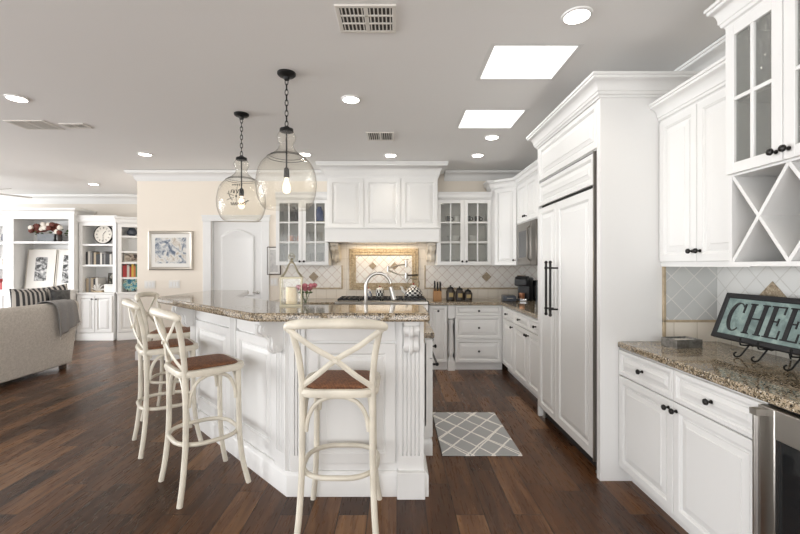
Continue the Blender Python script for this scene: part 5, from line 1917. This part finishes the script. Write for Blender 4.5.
def lean_frame(name, label, cx, y, z, w_, h_, fm, mw, art, fw=0.02, rotz=0.0, lean=-7):
    t = T(name, label, 'picture frame', (cx, y, z), (R(lean), 0, rotz))
    a = w_ / 2
    mb = MB().rings(-a, a, 0, h_, [(0, 0.018), (0, 0), (fw, 0), (fw, 0.008)])
    mb.f.pop()
    mb.m.pop()
    mb.build('frame', fm, t)
    MB().box(-a + fw * 0.6, a - fw * 0.6, 0.009, 0.014, fw * 0.6, h_ - fw * 0.6).build('mat_board', MAT_W, t)
    MB().box(-a + fw + mw, a - fw - mw, 0.007, 0.010, fw + mw, h_ - fw - mw).build('photo', art, t)
    return t


lean_frame('photo_frame', 'large thin framed black and white photo with wide white mat, left of the pair', -6.80, 7.78, 0.957, 0.52, 0.76, SILVER, 0.14, PHOTO_BW, 0.012, R(4))
lean_frame('photo_frame', 'large framed black and white photo, right of the pair on the bookcase', -6.30, 7.79, 0.957, 0.40, 0.76, SILVER, 0.10, PHOTO_BW, 0.012, R(4))
lean_frame('photo_frame', 'small dark photo on the ledge behind the white ornament', -5.51, 7.96, 0.897, 0.25, 0.36, BROWNF, 0.0, PHOTO_DK, 0.012)
p = ang_pt(0.20, 0.15, 1.469)
lean_frame('photo_frame', 'small tan photo frame on an upper shelf of the angled bookcase', p[0], p[1], p[2], 0.25, 0.17, SILVER, 0.0, PHOTO_TAN, 0.02, r25)
lean_frame('photo_frame', 'small silver photo frame on the shelf at the left picture edge', -7.50, 7.85, 1.379, 0.20, 0.17, SILVER, 0.0, PHOTO_TAN, 0.02)

# clock
t = T('mantel_clock', 'round white faced clock with black rim on the bookcase shelf', 'clock', (-5.60, 7.80, 1.809), (R(-5), 0, 0))
r = 0.185
MB().lathe([(r, 0.03), (r, -0.006), (r - 0.006, -0.010), (r - 0.013, -0.010), (r - 0.016, -0.004), (r - 0.016, 0.0)], (0, 0, r), 'y', 36, cap=False).build('rim', IRON, t)
MB().lathe([(r - 0.012, 0.0), (r - 0.012, 0.02)], (0, 0, r), 'y', 36).build('face', CLOCKF, t)
mb = MB()
for k in range(12):
    a = k * PI / 6
    ca, sa = math.cos(a), math.sin(a)
    for q in ((-1, 1) if k % 3 else (-1.6, 0, 1.6)):
        px_, pz_ = q * 0.006 * -sa, q * 0.006 * ca
        mb.tube([(px_ + ca * (r - 0.045), -0.002, r + pz_ + sa * (r - 0.045)), (px_ + ca * (r - 0.078), -0.002, r + pz_ + sa * (r - 0.078))], 0.0022, 4)
mb.build('numerals', IRON, t)
MB().tube([(0, -0.006, r), (0.045, -0.006, r + 0.06)], 0.004, 5).build('hour_hand', IRON, t)
MB().tube([(0, -0.008, r), (0.01, -0.008, r - 0.115)], 0.003, 5).build('minute_hand', IRON, t)
MB().tube([(0.02 * math.cos(2 * PI * i / 14), 0.01, 2 * r + 0.016 + 0.02 * math.sin(2 * PI * i / 14)) for i in range(14)], 0.005, 6, closed=True).build('hanging_ring', IRON, t)

# flower box
t = T('flower_box', 'galvanised box of rust and white flowers on the bookcase shelf', 'flower arrangement', (-6.60, 7.78, 1.849), 0)
MB().prism([(-0.16, 0), (0.14, 0), (0.16, 0.15), (-0.18, 0.15)], -0.07, 0.09, 'y').build('planter', GALV, t, bevel=0.004)
MB().lathe([(0.035, 0), (0.05, 0.05), (0.045, 0.13), (0.03, 0.16)], (0.21, -0.02, 0), seg=14).build('side_vase', COFFEE, t)
mb = MB()
random.seed(11)
for i in range(26):
    mb.ball((random.uniform(-0.28, 0.30), random.uniform(-0.08, 0.08), random.uniform(0.13, 0.24)), random.uniform(0.02, 0.035), 7, 5, (1, 1, 0.5))
mb.build('foliage', GREEN, t)
cols = [REDF, REDF, WHTF, REDF, REDF, REDF, WHTF, REDF, REDF, WHTF, REDF, REDF, REDF, WHTF]
for i in range(26):
    x = -0.27 + 0.044 * (i % 13) + random.uniform(-0.01, 0.01)
    z = (0.19 if i < 13 else 0.26) + 0.06 * math.sin((i % 13) / 12 * PI) + random.uniform(-0.02, 0.02)
    y = -0.06 + random.uniform(-0.02, 0.04)
    mb = MB().ball((x, y, z), 0.042, 10, 7)
    for k in range(7):
        a = k * 2 * PI / 7
        mb.ball((x + 0.026 * math.cos(a), y - 0.018, z + 0.026 * math.sin(a)), 0.022, 7, 5)
    mb.build('bloom', cols[(i * 5) % 14], t)

# ornaments on the ledge
t = T('shell_ornament', 'white spiky coral ornament on the bookcase ledge beside the tan books', 'ornament', (-5.66, 7.77, 0.896), 0)
MB().box(-0.08, 0.10, -0.05, 0.05, 0, 0.03).build('base', BEIGE, t, bevel=0.006)
mb = MB()
random.seed(2)
for i in range(16):
    a, e = random.uniform(0, 2 * PI), random.uniform(0.2, 1.4)
    d = Vector((math.cos(a) * math.cos(e), math.sin(a) * math.cos(e) * 0.6, math.sin(e)))
    mb.tube([(0, 0, 0.03), d * 0.08 + Vector((0, 0, 0.03)), d * 0.14 + Vector((0.01, 0, 0.03))], [0.016, 0.012, 0.005], 6)
mb.build('coral', PORC, t)
t = T('ornament_box', 'white lidded box on the bookcase ledge in front of the dark photo', 'box', (-5.45, 7.80, 0.896), 0)
MB().box(-0.09, 0.09, -0.05, 0.05, 0, 0.12).build('box_body', PORC, t, bevel=0.006)
MB().box(-0.095, 0.095, -0.055, 0.055, 0.12, 0.15).build('lid', PORC, t, bevel=0.006)
p = ang_pt(0.20, 0.12, 0.896)
t = T('painted_plate', 'colourful painted plate on a black stand in the angled bookcase', 'plate', p, (R(-8), 0, r25))
MB().lathe([(0.135, -0.01), (0.13, 0.0), (0.09, 0.012), (0.001, 0.012)], (0, 0, 0.15), 'y', 28).build('dish', PAINTED, t)
MB().tube([(-0.07, 0.05, 0), (-0.06, -0.03, 0.02), (-0.06, -0.035, 0.05)], 0.005).tube([(0.07, 0.05, 0), (0.06, -0.03, 0.02), (0.06, -0.035, 0.05)], 0.005).tube([(-0.07, 0.05, 0.0), (0, 0.06, 0.2), (0.07, 0.05, 0)], 0.005).build('stand', IRON, t)
p = ang_pt(0.21, 0.13, 1.969)
t = T('decorative_bowl', 'dark round pot on the top shelf of the angled bookcase', 'bowl', p, 0)
MB().lathe([(0.04, 0), (0.085, 0.04), (0.09, 0.08), (0.06, 0.13), (0.055, 0.135)], seg=18).build('pot', SLATE, t)
MB().lathe([(0.062, 0.13), (0.05, 0.15), (0.001, 0.155)], seg=16).build('lid', SLATE, t)
t = T('ornament_vase', 'dark vase on the upper shelf at the left picture edge', 'vase', (-7.46, 7.85, 1.839), 0)
MB().lathe([(0.05, 0), (0.09, 0.06), (0.08, 0.15), (0.04, 0.19), (0.05, 0.22)], seg=16).build('vase_body', SLATE, t)

# ------------------------------------------------------------------ things on the right counter
SGH, SGL = 0.275, 0.80
t = T('word_sign', 'black framed teal sign reading CHEERS on the right counter', 'sign', (1.885, 2.452, 0.985), (R(-21), 0, RW))
mb = MB().rings(0, SGL, 0, SGH, [(0, 0.012), (0, -0.010), (0.004, -0.014), (0.026, -0.014), (0.030, -0.008), (0.030, -0.002)])
mb.f.pop()
mb.m.pop()
mb.build('frame', SIGN_K, t)
MB().box(0.024, SGL - 0.024, -0.005, 0.010, 0.024, SGH - 0.024).build('board', SIGN_B, t)


def stroke(pts, w0):
    """variable width ribbon outline in x,z"""
    n = len(pts)
    L_, R_ = [], []
    for i in range(n):
        a = pts[max(0, i - 1)]
        b = pts[min(n - 1, i + 1)]
        dx, dz = b[0] - a[0], b[1] - a[1]
        l = math.hypot(dx, dz) or 1
        wv = w0[i] / 2
        L_.append((pts[i][0] - dz / l * wv, pts[i][1] + dx / l * wv))
        R_.append((pts[i][0] + dz / l * wv, pts[i][1] - dx / l * wv))
    return L_, R_


def letter(ch, x, z, w_, h_):
    """serif capitals in raised black"""
    mb = MB()
    y0, y1 = -0.0085, -0.004
    S = 0.024

    def rect(a, b, c, d):
        mb.box(x + a, x + b, y0, y1, z + c, z + d)

    def ribbon(pts, ws):
        L_, R_ = stroke([(x + p[0], z + p[1]) for p in pts], ws)
        n = len(L_)
        vs = [(p[0], y0, p[1]) for p in L_ + R_] + [(p[0], y1, p[1]) for p in L_ + R_]
        fs = []
        for i in range(n - 1):
            fs.append((i, i + 1, n + i + 1, n + i))
            fs.append((2 * n + i, 2 * n + i + 1, 3 * n + i + 1, 3 * n + i))
            fs.append((i, i + 1, 2 * n + i + 1, 2 * n + i))
            fs.append((n + i, n + i + 1, 3 * n + i + 1, 3 * n + i))
        fs.append((0, n, 3 * n, 2 * n))
        fs.append((n - 1, 2 * n - 1, 4 * n - 1, 3 * n - 1))
        mb.add(vs, fs)
    se = 0.007
    if ch == 'C':
        pts, ws = [], []
        for k in range(21):
            a = R(48 + 264 * k / 20)
            pts.append((w_ / 2 + (w_ / 2 - 0.008) * math.cos(a), h_ / 2 + (h_ / 2 - 0.004) * math.sin(a)))
            ws.append(0.006 + 0.020 * max(0, -math.cos(a)) ** 1.0)
        ribbon(pts, ws)
        rect(w_ * 0.80, w_ * 0.90, h_ * 0.66, h_ * 0.97)
    elif ch == 'H':
        for a in (0.010, w_ - 0.010 - S):
            rect(a, a + S, 0, h_)
            rect(a - 0.009, a + S + 0.009, 0, se)
            rect(a - 0.009, a + S + 0.009, h_ - se, h_)
        rect(0.02, w_ - 0.02, h_ * 0.49, h_ * 0.49 + 0.008)
    elif ch == 'E':
        rect(0.010, 0.010 + S, 0, h_)
        rect(0.0, w_ - 0.006, 0, se)
        rect(0.0, w_ - 0.010, h_ - se, h_)
        rect(0.02, w_ * 0.68, h_ * 0.50, h_ * 0.50 + 0.008)
        rect(w_ - 0.014, w_ - 0.006, 0, h_ * 0.27)
        rect(w_ - 0.018, w_ - 0.010, h_ * 0.76, h_)
        rect(w_ * 0.60, w_ * 0.68, h_ * 0.40, h_ * 0.63)
    elif ch == 'R':
        rect(0.010, 0.010 + S, 0, h_)
        rect(0.0, 0.020 + S, 0, se)
        rect(0.0, w_ * 0.5, h_ - se, h_)
        pts, ws = [], []
        for k in range(13):
            a = R(90 - 180 * k / 12)
            pts.append((w_ * 0.48 + w_ * 0.30 * math.cos(a), h_ * 0.745 + h_ * 0.235 * math.sin(a)))
            ws.append(0.007 + 0.018 * math.cos(a))
        ribbon(pts, ws)
        rect(0.02, w_ * 0.5, h_ * 0.49, h_ * 0.49 + 0.008)
        ribbon([(w_ * 0.45, h_ * 0.50), (w_ * 0.68, h_ * 0.24), (w_ * 0.90, 0.004)], [0.024, 0.024, 0.022])
        rect(w_ * 0.74, w_ * 1.04, 0, se)
    elif ch == 'S':
        pts = [(w_ * 0.80, h_ * 0.80), (w_ * 0.66, h_ * 0.95), (w_ * 0.45, h_ * 0.97), (w_ * 0.25, h_ * 0.86), (w_ * 0.24, h_ * 0.70), (w_ * 0.45, h_ * 0.56), (w_ * 0.68, h_ * 0.43), (w_ * 0.80, h_ * 0.27), (w_ * 0.72, h_ * 0.10), (w_ * 0.48, h_ * 0.03), (w_ * 0.26, h_ * 0.08), (w_ * 0.15, h_ * 0.24)]
        pp = [(p.x, p.y) for p in spline([(a, b, 0) for a, b in pts], 3)]
        n = len(pp)
        ribbon(pp, [0.006 + 0.020 * math.sin(PI * i / (n - 1)) ** 2 for i in range(n)])
        rect(w_ * 0.78, w_ * 0.86, h_ * 0.68, h_ * 0.98)
        rect(w_ * 0.10, w_ * 0.18, h_ * 0.02, h_ * 0.32)
    return mb


xs = [0.070, 0.187, 0.317, 0.417, 0.517, 0.640]
for ch, xl, wl in zip('CHEERS', xs, (0.105, 0.118, 0.092, 0.092, 0.112, 0.092)):
    letter(ch, xl, 0.052, wl, 0.172).build('letter', SIGN_K, t)


def easel(label, y):
    t = T('plate_easel', label, 'easel', (1.86, y, CZ), RW, 'black iron easels under the word sign')
    mb = MB()
    for s in (-0.055, 0.055):
        pts = [(s, 0.155, 0.24), (s, 0.07, 0.075), (s, 0.03, 0.066), (s, -0.005, 0.066), (s, -0.018, 0.070), (s, -0.02, 0.095)]
        mb.tube(spline(pts, 4), 0.0042, 6)
        mb.ball((s, -0.02, 0.098), 0.007, 8, 6)
        pts = [(s, 0.03, 0.066), (s, 0.0, 0.03), (s, -0.02, 0.008), (s, -0.045, 0.006), (s, -0.052, 0.02), (s, -0.040, 0.028)]
        mb.tube(spline(pts, 4), 0.0042, 6)
    mb.tube([(-0.055, 0.04, 0.066), (0.055, 0.04, 0.066)], 0.0042, 6)
    mb.tube([(-0.055, 0.15, 0.235), (0.055, 0.15, 0.235)], 0.0042, 6)
    mb.build('easel_frame', IRON, t)
    MB().tube([(0, 0.15, 0.235), (0, 0.20, 0.004)], 0.0042, 6).build('back_leg', IRON, t)


easel('black iron easel under the left end of the word sign', 2.145)
easel('black iron easel under the right end of the word sign', 1.86)

t = T('trinket_box', 'small square pewter box on the right counter by the tiled corner', 'box', (1.735, 2.50, CZ), R(8))
mb = MB().box(-0.085, 0.085, -0.06, -0.054, 0, 0.05).box(-0.085, 0.085, 0.054, 0.06, 0, 0.05).box(-0.085, -0.079, -0.054, 0.054, 0, 0.05).box(0.079, 0.085, -0.054, 0.054, 0, 0.05)
mb.box(-0.079, 0.079, -0.054, 0.054, 0, 0.006)
mb.build('tray_body', PEWTER, t)
MB().box(-0.078, 0.078, -0.053, 0.053, 0.034, 0.044).build('inset_lid', CHROME, t)
t = T('storage_box', 'dark box with pale lid at the right edge of the counter', 'box', (1.70, 1.61, CZ), R(0))
MB().box(-0.055, 0.10, -0.12, 0.04, 0, 0.085).build('box_body', IRON, t, bevel=0.004)
MB().box(-0.06, 0.105, -0.125, 0.045, 0.085, 0.105).build('lid', PORC, t, bevel=0.004)
